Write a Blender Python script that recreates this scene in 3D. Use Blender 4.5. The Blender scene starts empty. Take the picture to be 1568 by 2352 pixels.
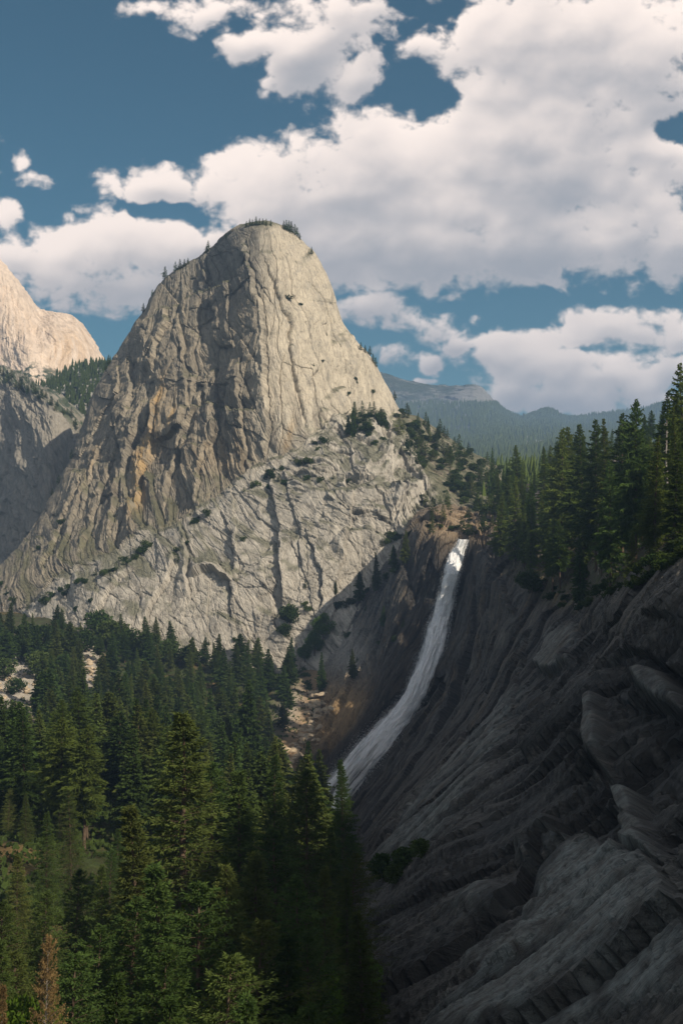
import bpy, math, random, time
import numpy as np
from mathutils import Vector, Matrix
T0 = time.time()
R = math.radians
rng = np.random.default_rng(7)
random.seed(7)
SC = bpy.context.scene
COL = SC.collection

# ------------------------------------------------------------------ camera
F = 2816.0                      # focal length in units of a 1568 x 2352 picture
CX, CY = 784.0, 1176.0
PITCH = R(1.302)
cd = bpy.data.cameras.new('camera'); cam = bpy.data.objects.new('camera', cd); COL.objects.link(cam)
cd.sensor_fit = 'VERTICAL'; cd.sensor_height = 36.0; cd.sensor_width = 24.0
cd.lens = 18.0 * F / CY
cd.clip_start = 1.0; cd.clip_end = 60000.0
cam.rotation_euler = (R(90) + PITCH, 0, 0)
SC.camera = cam

# ------------------------------------------------------------------ sun and exposure
SUN = Vector((0.585, -0.55, 0.60)).normalized()
SUN_EL = math.asin(SUN.z); SUN_AZ = math.atan2(SUN.x, SUN.y)
sd = bpy.data.lights.new('sun', 'SUN'); so = bpy.data.objects.new('sun', sd); COL.objects.link(so)
sd.energy = 5.0; sd.angle = R(0.5); sd.color = (1.0, 0.87, 0.70)
so.rotation_euler = SUN.to_track_quat('Z', 'Y').to_euler()
SC.view_settings.view_transform = 'Standard'; SC.view_settings.look = 'None'
SC.view_settings.exposure = 0.34; SC.view_settings.gamma = 1.0; SC.view_settings.use_curve_mapping = False
SC.render.engine = 'CYCLES'
cy = SC.cycles
cy.use_denoising = True
cy.max_bounces = 5; cy.diffuse_bounces = 3; cy.glossy_bounces = 2; cy.transparent_max_bounces = 12
cy.transmission_bounces = 3; cy.volume_bounces = 0; cy.use_adaptive_sampling = True; cy.adaptive_threshold = 0.015

# ------------------------------------------------------------------ node helper
class X:
    """A socket with arithmetic: builds Math nodes."""
    def __init__(s, nt, sock): s.nt, s.s = nt, sock
    def _m(s, op, *a, clamp=False):
        n = s.nt.nodes.new('ShaderNodeMath'); n.operation = op; n.use_clamp = clamp
        for i, v in enumerate((s,) + a):
            if isinstance(v, X): s.nt.links.new(v.s, n.inputs[i])
            else: n.inputs[i].default_value = v
        return X(s.nt, n.outputs[0])
    def __add__(s, o): return s._m('ADD', o)
    def __sub__(s, o): return s._m('SUBTRACT', o)
    def __mul__(s, o): return s._m('MULTIPLY', o)
    def __truediv__(s, o): return s._m('DIVIDE', o)
    __radd__ = __add__; __rmul__ = __mul__
    def __rsub__(s, o): return (s * -1.0) + o
    def clamp(s): return s._m('ADD', 0.0, clamp=True)
    def max(s, o): return s._m('MAXIMUM', o)
    def smax(s, o, k): return s._m('SMOOTH_MAX', o, k)
    def pow(s, o): return s._m('POWER', o)
    def step(s, a, b, t='SMOOTHSTEP'):
        n = s.nt.nodes.new('ShaderNodeMapRange'); n.interpolation_type = t
        s.nt.links.new(s.s, n.inputs['Value']); n.inputs['From Min'].default_value = a; n.inputs['From Max'].default_value = b
        return X(s.nt, n.outputs['Result'])
def nd(nt, typ, ins={}, **props):
    n = nt.nodes.new(typ)
    for k, v in props.items(): setattr(n, k, v)
    for k, v in ins.items():
        if isinstance(v, X): v = v.s
        if isinstance(v, bpy.types.NodeSocket): nt.links.new(v, n.inputs[k])
        else: n.inputs[k].default_value = v
    return n
def mixc(nt, fac, a, b, mode='MIX'):
    n = nt.nodes.new('ShaderNodeMix'); n.data_type = 'RGBA'; n.blend_type = mode
    for k, v in ((0, fac), (6, a), (7, b)):
        if isinstance(v, X): v = v.s
        if isinstance(v, bpy.types.NodeSocket): nt.links.new(v, n.inputs[k])
        elif k == 0: n.inputs[k].default_value = v
        else: n.inputs[k].default_value = tuple(v) + (1,) if len(v) == 3 else v
    return n.outputs[2]

USE_HAZE = True
# ------------------------------------------------------------------ noise in numpy
def _h(ix, iy, iz=0, s=0):
    h = (ix.astype(np.int64) * 374761393 + iy.astype(np.int64) * 668265263 + np.asarray(iz).astype(np.int64) * 2147483647 * 0 + np.asarray(iz).astype(np.int64) * 1274126177 + s * 974634777) & 0xffffffff
    h = ((h ^ (h >> 13)) * 1274126177) & 0xffffffff
    h = ((h ^ (h >> 16)) * 2246822519) & 0xffffffff
    return (h ^ (h >> 15)) & 0xffffffff
def _u(h): return (h.astype(np.float32)) * np.float32(1 / 4294967296.0)
def vnoise2(x, y, s=0):
    ix, iy = np.floor(x), np.floor(y); fx, fy = x - ix, y - iy
    ix = ix.astype(np.int64); iy = iy.astype(np.int64)
    u = fx * fx * fx * (fx * (fx * 6 - 15) + 10); v = fy * fy * fy * (fy * (fy * 6 - 15) + 10)
    def g(i, j):
        a = _u(_h(ix + i, iy + j, 0, s)) * (2 * np.pi)
        return np.cos(a) * (fx - i) + np.sin(a) * (fy - j)
    a = g(0, 0); b = g(1, 0); c = g(0, 1); d = g(1, 1)
    return (a + (b - a) * u + (c - a) * v + (a - b - c + d) * u * v) * 1.4
_G = np.array([(1,1,0),(-1,1,0),(1,-1,0),(-1,-1,0),(1,0,1),(-1,0,1),(1,0,-1),(-1,0,-1),(0,1,1),(0,-1,1),(0,1,-1),(0,-1,-1)], np.float32)
def vnoise3(p, s=0):
    x, y, z = p[..., 0], p[..., 1], p[..., 2]
    ix, iy, iz = np.floor(x), np.floor(y), np.floor(z); fx, fy, fz = x - ix, y - iy, z - iz
    ix = ix.astype(np.int64); iy = iy.astype(np.int64); iz = iz.astype(np.int64)
    w = [t * t * t * (t * (t * 6 - 15) + 10) for t in (fx, fy, fz)]
    out = 0
    for i in (0, 1):
        for j in (0, 1):
            for k in (0, 1):
                g = _G[(_h(ix + i, iy + j, iz + k, s) % 12).astype(np.int64)]
                d = g[..., 0] * (fx - i) + g[..., 1] * (fy - j) + g[..., 2] * (fz - k)
                out = out + d * (w[0] if i else 1 - w[0]) * (w[1] if j else 1 - w[1]) * (w[2] if k else 1 - w[2])
    return out.astype(np.float32)
def fbm2(x, y, o=5, r=0.5, s=0, ridge=False):
    a, t, n = 1.0, 0, 0
    for i in range(o):
        v = vnoise2(x, y, s + i * 17)
        if ridge: v = 1 - 2 * np.abs(v)
        t = t + a * v; n += a; a *= r; x, y = x * 2.03 + 5.1, y * 2.03 - 3.7
    return t / n
def fbm3(p, o=5, r=0.5, s=0, ridge=False):
    a, t, n = 1.0, 0, 0
    for i in range(o):
        v = vnoise3(p, s + i * 17)
        if ridge: v = 1 - 2 * np.abs(v)
        t = t + a * v; n += a; a *= r; p = p * 2.03 + 3.1
    return t / n
def worley2(x, y, s=0, jit=0.95):
    """F1, F2, id hash and offset from the nearest point."""
    ix, iy = np.floor(x).astype(np.int64), np.floor(y).astype(np.int64)
    f1 = np.full(x.shape, 9.0, np.float32); f2 = f1.copy(); hid = np.zeros(x.shape, np.int64); ox = np.zeros(x.shape, np.float32); oy = ox.copy()
    for i in (-1, 0, 1):
        for j in (-1, 0, 1):
            cx, cy_ = ix + i, iy + j
            h = _h(cx, cy_, 0, s)
            px = cx + 0.5 + (_u(h) - 0.5) * jit; py = cy_ + 0.5 + (_u(_h(cx, cy_, 1, s)) - 0.5) * jit
            ddx, ddy = (x - px).astype(np.float32), (y - py).astype(np.float32)
            d = ddx * ddx + ddy * ddy
            c = d < f1
            f2 = np.where(c, f1, np.minimum(f2, d)); f1 = np.where(c, d, f1)
            hid = np.where(c, h, hid); ox = np.where(c, ddx, ox); oy = np.where(c, ddy, oy)
    return np.sqrt(f1), np.sqrt(f2), hid, ox, oy
def plates(x, y, s=0, tilt=1.0, step=1.0):
    """Rock broken into tilted plates: each cell has its own height and slope."""
    f1, f2, h, ox, oy = worley2(x, y, s)
    a = _u(_h(h, h, 3, s)) - 0.5; tx = _u(_h(h, h, 5, s)) - 0.5; ty = _u(_h(h, h, 7, s)) - 0.5
    return a * step + (tx * ox + ty * oy) * 2 * tilt, np.clip((f2 - f1) * 8, 0, 1), _u(_h(h, h, 9, s))
def sstep(a, b, x):
    t = np.clip((x - a) / (b - a), 0, 1); return t * t * (3 - 2 * t)
# ------------------------------------------------------------------ clouds: density and light computed over the sky's tangent plane
BLOBS = [(1330,120,330,190,1.2),(1120,110,130,90,.9),(1010,110,100,34,.6),(1480,330,150,150,1.0),(1250,330,270,190,1.3),(1130,225,110,70,.95),
 (1050,420,330,160,1.3),(830,340,120,105,1.0),(840,440,180,150,1.3),(650,425,170,112,1.2),(640,500,200,120,1.1),(520,440,110,85,.95),(365,428,100,52,.85),(262,420,62,36,.62),
 (950,560,240,110,1.2),(1200,560,280,95,1.2),(1470,520,190,125,1.1),(770,560,160,110,1.1),(1540,600,110,45,.8),
 (700,110,120,105,.95),(595,95,100,44,.72),(800,175,66,66,.7),(760,30,150,55,.75),(835,130,60,50,.6),(455,28,120,42,.72),(340,5,80,20,.5),
 (280,560,175,85,1.1),(130,590,150,75,1.05),(410,580,110,85,1.0),(250,640,210,62,1.0),(30,590,90,45,.85),(120,665,110,30,.6),(390,660,120,55,.8),
 (850,705,110,48,.85),(900,735,60,26,.7),(1005,757,66,33,.72),(1040,795,44,22,.55),(915,815,58,22,.6),(992,832,30,26,.62),(1095,732,16,13,.5),(975,876,30,9,.5),(1022,685,20,9,.45),
 (1300,830,230,75,1.05),(1430,870,200,78,1.1),(1170,790,90,40,.8),(1190,910,80,36,.9),(1330,925,180,40,1.0),(1430,745,160,42,.95),(1550,780,90,36,.85),(1340,725,60,20,.7),(1500,930,120,40,.9),
 (45,365,20,26,.45),(65,415,40,22,.45),(15,490,36,34,.62),(195,478,32,13,.6),(155,498,26,12,.5),(90,700,26,10,.4),(215,705,90,24,.4),
 (-250,300,200,150,1.0),(1850,300,260,260,1.1),(1900,850,260,90,1.0),(1000,-200,500,120,1.0)]
HOLES = [(1545,290,58,36,1.5),(1375,802,76,15,1.3),(1000,200,60,46,1.0),(940,190,60,60,.8),(370,480,110,20,1.3),(450,505,50,20,.9),(120,500,40,16,.6)]
SK = 1500; U0, U1, V0, V1 = -0.55, 0.55, -0.06, 0.56
def make_sky():
    nx, ny = int((U1 - U0) * SK), int((V1 - V0) * SK)
    uu, vv = np.meshgrid(np.linspace(U0, U1, nx, dtype=np.float32), np.linspace(V0, V1, ny, dtype=np.float32))
    x, y = CX + uu * F, 1240 - vv * F                      # picture units, y down
    wx = fbm2(x / 120, y / 100, 4, .5, 1) * 24; wy = fbm2(x / 120, y / 100, 4, .5, 41) * 18
    xw, yw = x + wx, y + wy
    m = np.full(x.shape, -1.6, np.float32); k = 0.22
    for (bx, by, rx, ry, w) in BLOBS:
        e = w - w * (((xw - bx) / (rx * 1.1)) ** 2 + ((yw - by) / (ry * 1.1)) ** 2)
        e = np.maximum(e, -1.6)
        hh = np.maximum(k - np.abs(m - e), 0) / k
        m = np.maximum(m, e) + hh * hh * k * .25
    for (bx, by, rx, ry, w) in HOLES:
        m = m - w * np.exp(-(((xw - bx) / rx) ** 2 + ((yw - by) / ry) ** 2) * 1.2)
    # billows: rounded cells at several sizes
    bil = 0; a = 1.0; n = 0; sc = 62.0; px, py = xw, yw
    for o in range(5):
        f1, _, _, _, _ = worley2(px / sc, py / (sc * .85), 90 + o)
        bil = bil + a * (0.62 - f1); n += a; a *= 0.56; sc *= 0.5
        px = px + 4 * vnoise2(x / 14, y / 14, 7 + o)
    bil = bil / n
    fb = fbm2(xw / 90, yw / 75, 8, .56, 11)
    big = fbm2(x / 260, y / 200, 3, .5, 77)
    d = m + bil * 1.05 + fb * 1.0 - 0.20
    wisp = fbm2(xw / 40, yw / 28, 6, .62, 33)
    soft = sstep(-.35, .45, big)                        # some edges crisp, some torn
    alpha = sstep(-0.20, 0.34 + 0.50 * soft, d + wisp * (.16 + .60 * soft)) ** 1.3
    # relief of the cloud front, lit from above and a little to the left
    hgt = np.maximum(d, 0) ** 0.6
    def blur(a, r):
        for _ in range(2):
            for ax in (0, 1):
                c = np.cumsum(np.pad(a, [(r + 1, r) if i == ax else (0, 0) for i in (0, 1)], mode='edge'), axis=ax, dtype=np.float64)
                n_ = a.shape[ax]
                a = ((np.take(c, range(2 * r + 1, 2 * r + 1 + n_), ax) - np.take(c, range(0, n_), ax)) / (2 * r + 1)).astype(np.float32)
        return a
    relief = 0
    for r, am in ((2, .8), (6, 3.2), (16, 6.4), (34, 8.0)):
        hb = blur(hgt, r); gy, gx = np.gradient(hb)
        relief = relief + am * (-gy * 0.95 + gx * 0.35) * (r ** .5)
    # light from above dims as it goes down through the cloud
    dens = np.maximum(m + .15 + .3 * fb, 0); acc = np.zeros_like(dens)
    run = np.zeros(nx, np.float32)
    for j in range(ny - 1, -1, -1):
        run = run * 0.9935 + dens[j] * 0.009; acc[j] = run
    acc = blur(acc, 9)
    shade = np.exp(-acc * 1.9)
    lit = 0.20 + 0.62 * shade + 0.42 * np.tanh(relief * 1.2) + .16 * fb + .34 * big * (1 - shade) + .12 * (bil - .1)
    lit = sstep(-.25, 1.05, lit)
    thin = sstep(.9, .1, d)
    lit = np.clip(lit + thin * .12, 0, 1)
    return lit, alpha, nx, ny
_lit, _alpha, _nx, _ny = make_sky()
img = bpy.data.images.new('cloud_field', _nx, _ny, alpha=True, float_buffer=True)
img.colorspace_settings.name = 'Non-Color'
_px = np.zeros((_ny, _nx, 4), np.float32); _px[..., 0] = _lit; _px[..., 1] = _alpha; _px[..., 3] = 1
img.pixels.foreach_set(_px.ravel()); img.update()
W = bpy.data.worlds.new('World'); SC.world = W; W.use_nodes = True
wt = W.node_tree; wt.nodes.clear()
tc = nd(wt, 'ShaderNodeTexCoord')
sep = nd(wt, 'ShaderNodeSeparateXYZ', {0: tc.outputs['Generated']})
dx, dy, dz = (X(wt, sep.outputs[i]) for i in range(3))
yy = dy._m('ABSOLUTE').max(0.12)
iv = nd(wt, 'ShaderNodeCombineXYZ', {0: (dx / yy - U0) / (U1 - U0), 1: (dz / yy - V0) / (V1 - V0), 2: 0.0})
it = nd(wt, 'ShaderNodeTexImage', {'Vector': iv.outputs[0]}, image=img, extension='MIRROR', interpolation='Cubic')
sc_ = nd(wt, 'ShaderNodeSeparateColor', {0: it.outputs[0]})
lit, alpha = X(wt, sc_.outputs[0]), X(wt, sc_.outputs[1])
alpha = alpha * dz.step(-0.02, 0.03)
ccol = mixc(wt, lit, (0.33, 0.335, 0.36), (1.0, 0.86, 0.77))
sky = nd(wt, 'ShaderNodeTexSky', sky_type='NISHITA', sun_disc=False, sun_elevation=SUN_EL, sun_rotation=SUN_AZ, altitude=1800.0, air_density=1.0, dust_density=0.6, ozone_density=1.6)
tint = mixc(wt, 1.0, sky.outputs[0], (0.42, 0.77, 0.71), 'MULTIPLY')
skym = nd(wt, 'ShaderNodeVectorMath', {0: tint, 1: (0.056,) * 3}, operation='MULTIPLY')
ccol = nd(wt, 'ShaderNodeVectorMath', {0: ccol, 1: nd(wt, 'ShaderNodeCombineXYZ', {0: (dy * -1.0).step(0.0, 0.4) * 0.9 + 1.0, 1: (dy * -1.0).step(0.0, 0.4) * 0.9 + 1.0, 2: (dy * -1.0).step(0.0, 0.4) * 0.85 + 1.0}).outputs[0]}, operation='MULTIPLY').outputs[0]   # unseen clouds on the sun's side, brightened to fill the shaded fall
final = mixc(wt, alpha * 0.97, skym.outputs[0], ccol)
bg = nd(wt, 'ShaderNodeBackground', {'Color': final, 'Strength': 1.0})
wt.links.new(bg.outputs[0], nd(wt, 'ShaderNodeOutputWorld').inputs[0])
W.cycles.sampling_method = 'MANUAL'; W.cycles.sample_map_resolution = 512
# ------------------------------------------------------------------ points, patches, meshes
cp, sp_ = math.cos(PITCH), math.sin(PITCH)
def P(px, py, Y):
    """World point seen at picture position px, py standing Y metres ahead."""
    a, b = (px - CX) / F, -(py - CY) / F
    dx, dy, dz = a, cp - b * sp_, sp_ + b * cp
    t = Y / dy
    return (dx * t, Y, dz * t)
def proj(co):
    """Inverse of P for arrays of points (used to look up where a crack or stain lies on the rock)."""
    x, y, z = co[..., 0], co[..., 1], co[..., 2]
    d = np.maximum(y * cp + z * sp_, 1.0)
    return CX + F * x / d, CY - F * (-y * sp_ + z * cp) / d
def cr(a, n):
    """Catmull-Rom resampling of control points a[k, ...] to n samples along axis 0."""
    k = a.shape[0]
    t = np.linspace(0, k - 1, n); i = np.clip(np.floor(t).astype(int), 0, k - 2); f = (t - i)
    f = f.reshape((-1,) + (1,) * (a.ndim - 1))
    e = np.concatenate([2 * a[:1] - a[1:2], a, 2 * a[-1:] - a[-2:-1]])
    p0, p1, p2, p3 = e[i], e[i + 1], e[i + 2], e[i + 3]
    q = 0.5 * (2 * p1 + (p2 - p0) * f + (2 * p0 - 5 * p1 + 4 * p2 - p3) * f * f + (3 * p1 - p0 - 3 * p2 + p3) * f ** 3)
    lin = p1 + (p2 - p1) * f
    return q * 0.7 + lin * 0.3
def net(rows, nu, nv, world=()):
    """rows[v][u] = (px, py, Y) -> dense grid of world points, shape (nv, nu, 3)."""
    a = np.array([[P(*c) if len(c) == 3 else c[:3] for c in r] for r in rows], np.float64)
    g = cr(a, nv)
    return cr(g.transpose(1, 0, 2), nu).transpose(1, 0, 2)
def normals(g):
    du = np.gradient(g, axis=1); dv = np.gradient(g, axis=0)
    n = np.cross(du, dv); l = np.linalg.norm(n, axis=-1, keepdims=True)
    return n / np.maximum(l, 1e-9)
def arclen(g):
    """Distances along the grid in metres (s across, t down)."""
    du = np.linalg.norm(np.diff(g, axis=1), axis=-1); dv = np.linalg.norm(np.diff(g, axis=0), axis=-1)
    s = np.concatenate([np.zeros((g.shape[0], 1)), np.cumsum(du, 1)], 1); t = np.concatenate([np.zeros((1, g.shape[1])), np.cumsum(dv, 0)], 0)
    return s, t
def bblur(a, r):
    for _ in range(2):
        for ax in (0, 1):
            c = np.cumsum(np.pad(a, [(r + 1, r) if i == ax else (0, 0) for i in range(a.ndim)], mode='edge'), axis=ax, dtype=np.float64)
            n_ = a.shape[ax]
            a = (np.take(c, range(2 * r + 1, 2 * r + 1 + n_), ax) - np.take(c, range(0, n_), ax)) / (2 * r + 1)
    return a
def mesh_raw(name, co, quads=None, tris=None, smooth=False):
    me = bpy.data.meshes.new(name)
    co = np.ascontiguousarray(co.reshape(-1, 3), np.float32)
    idx, ls = [], []
    if quads is not None and len(quads): idx.append(np.asarray(quads, np.int32).ravel()); ls.append(np.full(len(quads), 4))
    if tris is not None and len(tris): idx.append(np.asarray(tris, np.int32).ravel()); ls.append(np.full(len(tris), 3))
    idx = np.concatenate(idx).astype(np.int32); ls = np.concatenate(ls)
    me.vertices.add(len(co)); me.vertices.foreach_set('co', co.ravel())
    me.loops.add(len(idx)); me.loops.foreach_set('vertex_index', idx)
    me.polygons.add(len(ls)); me.polygons.foreach_set('loop_start', np.concatenate([[0], np.cumsum(ls)[:-1]]).astype(np.int32))
    me.polygons.foreach_set('use_smooth', np.full(len(ls), smooth, bool))
    me.update(calc_edges=True)
    return me
def grid_quads(nv, nu):
    i = np.arange(nv * nu).reshape(nv, nu)
    return np.stack([i[:-1, :-1], i[1:, :-1], i[1:, 1:], i[:-1, 1:]], -1).reshape(-1, 4)
def grid_mesh(name, g, cols=None, smooth=True, attrs=None):
    me = mesh_raw(name, g, quads=grid_quads(g.shape[0], g.shape[1]), smooth=smooth)
    if cols is not None:
        c = np.ones((g.shape[0] * g.shape[1], 4), np.float32); c[:, :3] = np.clip(cols.reshape(-1, 3), 0, 1)
        at = me.color_attributes.new('rock_tint', 'FLOAT_COLOR', 'POINT'); at.data.foreach_set('color', c.ravel())
    for k, v in (attrs or {}).items():
        at = me.attributes.new(k, 'FLOAT', 'POINT'); at.data.foreach_set('value', v.ravel().astype(np.float32))
    return me
def link(name, me, mat=None, parent=None, **props):
    o = bpy.data.objects.new(name, me)
    if me is not None and mat is not None and not me.materials:
        for m in (mat if isinstance(mat, (list, tuple)) else [mat]): me.materials.append(m)
    COL.objects.link(o)
    if parent is not None: o.parent = parent
    for k, v in props.items(): o[k] = v
    return o
def poly_dist(px, py, line):
    """Signed distance in picture units to a polyline, and how far along it (0..1). Positive on the left of its direction as seen in the picture."""
    best = np.full(px.shape, 1e9); sg = np.zeros(px.shape); al = np.zeros(px.shape)
    L = np.cumsum([0] + [math.dist(line[i], line[i + 1]) for i in range(len(line) - 1)])
    for i in range(len(line) - 1):
        (x0, y0), (x1, y1) = line[i], line[i + 1]
        ex, ey = x1 - x0, y1 - y0; l2 = ex * ex + ey * ey
        t = np.clip(((px - x0) * ex + (py - y0) * ey) / l2, 0, 1)
        d = np.hypot(px - x0 - t * ex, py - y0 - t * ey)
        c = d < best
        side = np.sign(ex * (py - y0) - ey * (px - x0))
        best = np.where(c, d, best); sg = np.where(c, -side, sg); al = np.where(c, (L[i] + t * (L[i + 1] - L[i])) / L[-1], al)
    return best * sg, al
def surf_index(g, step=4):
    """Coarse lookup: nearest grid vertex for a picture position."""
    co = g[::step, ::step].reshape(-1, 3); x, y = proj(co)
    return co, x, y
# ------------------------------------------------------------------ materials
def new_mat(name):
    m = bpy.data.materials.new(name); m.use_nodes = True; nt = m.node_tree; nt.nodes.clear()
    out = nd(nt, 'ShaderNodeOutputMaterial')
    return m, nt, out
def rock_mat(name, scale=1.0, bump=0.5, rough=0.85, spec=0.25, gain=1.0, flow=0, flen=12.0):
    """Granite: mineral tint, with some painted light and shade, stored on the mesh, broken up by grain, lichen and fine cracks; scale = size of the detail in metres."""
    m, nt, out = new_mat(name)
    tcn = nd(nt, 'ShaderNodeTexCoord').outputs['Object']
    at = nd(nt, 'ShaderNodeAttribute', attribute_name='rock_tint')
    mp = nd(nt, 'ShaderNodeMapping', {'Vector': tcn, 'Scale': (1 / scale, 1 / scale, 0.45 / scale)})
    n1 = X(nt, nd(nt, 'ShaderNodeTexNoise', {'Vector': mp.outputs[0], 'Scale': 0.16, 'Detail': 6.0, 'Roughness': 0.68}).outputs[0])
    n2 = X(nt, nd(nt, 'ShaderNodeTexNoise', {'Vector': mp.outputs[0], 'Scale': 1.1, 'Detail': 4.0, 'Roughness': 0.7}).outputs[0])
    if flow:
        fs = nd(nt, 'ShaderNodeAttribute', attribute_name='flow_s').outputs['Fac']; ft = nd(nt, 'ShaderNodeAttribute', attribute_name='flow_t').outputs['Fac']
        fv = nd(nt, 'ShaderNodeCombineXYZ', {0: X(nt, fs) / (1.0 * scale), 1: X(nt, ft) / (flen * scale), 2: n1 * 2.0}).outputs[0]
        n3 = X(nt, nd(nt, 'ShaderNodeTexNoise', {'Vector': fv, 'Scale': 0.8, 'Detail': 6.0, 'Roughness': 0.72}).outputs[0])
        fv2 = nd(nt, 'ShaderNodeCombineXYZ', {0: X(nt, fs) / (4.0 * scale) + n2 * .5, 1: X(nt, ft) / (11.0 * scale) + n1 * 1.5, 2: 0.0}).outputs[0]
        vo = X(nt, nd(nt, 'ShaderNodeTexVoronoi', {'Vector': fv2, 'Scale': 1.0}, feature='DISTANCE_TO_EDGE').outputs[0])
        crack = vo.step(0.0, 0.035)
        k = (n1.step(0.25, 0.75, 'LINEAR') * 0.40 + n2 * 0.30 + n3.step(0.3, 0.7, 'LINEAR') * flow + (0.70 - .5 * flow)) * (crack * .45 + .55)
        hh = n1 * 1.8 + n2 * 0.8 + n3 * 1.1 + crack * .35
    else:
        k = n1.step(0.25, 0.75, 'LINEAR') * 0.5 + n2 * 0.35 + 0.58; hh = n1 * 2.2 + n2 * 0.8
    c = nd(nt, 'ShaderNodeVectorMath', {0: at.outputs['Color'], 1: nd(nt, 'ShaderNodeCombineXYZ', {0: k * gain, 1: k * gain, 2: k * (gain * .995)}).outputs[0]}, operation='MULTIPLY').outputs[0]
    b = nd(nt, 'ShaderNodeBump', {'Height': hh, 'Strength': bump, 'Distance': 1.3 * scale})
    p = nd(nt, 'ShaderNodeBsdfPrincipled', {'Base Color': c, 'Roughness': rough, 'Specular IOR Level': spec, 'Normal': b.outputs[0]})
    nt.links.new(p.outputs[0], out.inputs[0])
    return m
def leaf_mat(name, dark, light, yellow=None, trans=0.25):
    m, nt, out = new_mat(name)
    oi = nd(nt, 'ShaderNodeObjectInfo')
    r = X(nt, oi.outputs['Random'])
    tcn = nd(nt, 'ShaderNodeTexCoord').outputs['Object']
    n = X(nt, nd(nt, 'ShaderNodeTexNoise', {'Vector': tcn, 'Scale': 0.9, 'Detail': 3.0, 'Roughness': 0.7}).outputs[0]).step(0.3, 0.7, 'LINEAR')
    c = mixc(nt, n, dark, light)
    if yellow: c = mixc(nt, r.step(0.35, 1.0, 'LINEAR') * 0.75, c, yellow)
    k = (r * 37.7)._m('FRACT', 0.0) * 0.6 + 0.68
    c = nd(nt, 'ShaderNodeVectorMath', {0: c, 1: nd(nt, 'ShaderNodeCombineXYZ', {0: k, 1: k, 2: k}).outputs[0]}, operation='MULTIPLY').outputs[0]
    d = nd(nt, 'ShaderNodeBsdfDiffuse', {'Color': c}); t = nd(nt, 'ShaderNodeBsdfTranslucent', {'Color': c})
    mx = nd(nt, 'ShaderNodeMixShader', {0: trans, 1: d.outputs[0], 2: t.outputs[0]})
    nt.links.new(mx.outputs[0], out.inputs[0])
    return m
def bark_mat(name, a, b):
    m, nt, out = new_mat(name)
    tcn = nd(nt, 'ShaderNodeTexCoord').outputs['Object']
    mp = nd(nt, 'ShaderNodeMapping', {'Vector': tcn, 'Scale': (3, 3, 0.5)})
    n = nd(nt, 'ShaderNodeTexNoise', {'Vector': mp.outputs[0], 'Scale': 1.5, 'Detail': 4.0})
    c = mixc(nt, X(nt, n.outputs[0]).step(.35, .65, 'LINEAR'), a, b)
    bu = nd(nt, 'ShaderNodeBump', {'Height': n.outputs[0], 'Strength': 0.6, 'Distance': 0.15})
    p = nd(nt, 'ShaderNodeBsdfPrincipled', {'Base Color': c, 'Roughness': 0.9, 'Specular IOR Level': 0.1, 'Normal': bu.outputs[0]})
    nt.links.new(p.outputs[0], out.inputs[0])
    return m
MAT = dict(
    dome=rock_mat('granite_dome', 1.0, 0.55, flow=.5, flen=26.0), near=rock_mat('granite_slab', 0.5, 0.8, 0.6, 0.4, flow=1.1), wall=rock_mat('granite_wall', 0.8, 0.7),
    far=rock_mat('granite_far', 3.0, 0.6), haze_hill=rock_mat('forested_mountain', 7.0, 1.0), soil=rock_mat('forest_floor', 0.5, 0.8, 0.95, 0.05),
    boulder=rock_mat('boulder_granite', 0.3, 0.6),
    fir=leaf_mat('fir_needles', (0.028, 0.052, 0.015), (0.065, 0.102, 0.026), (0.105, 0.118, 0.032)),
    pine=leaf_mat('pine_needles', (0.038, 0.070, 0.020), (0.090, 0.140, 0.032), (0.130, 0.160, 0.034), .4),
    shrub=leaf_mat('shrub_leaves', (0.018, 0.035, 0.010), (0.050, 0.080, 0.020), (0.075, 0.100, 0.028)),
    bright=leaf_mat('bright_leaves', (0.040, 0.085, 0.012), (0.095, 0.165, 0.022), (0.110, 0.170, 0.020), 0.35),
    dead=leaf_mat('dead_needles', (0.11, 0.075, 0.032), (0.21, 0.145, 0.065), None, 0.1),
    bark=bark_mat('conifer_bark', (0.060, 0.042, 0.030), (0.13, 0.095, 0.065)),
    redbark=bark_mat('red_bark', (0.10, 0.055, 0.030), (0.20, 0.115, 0.06)),
    greybark=bark_mat('bare_wood', (0.16, 0.15, 0.13), (0.33, 0.30, 0.27)),
)
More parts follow.
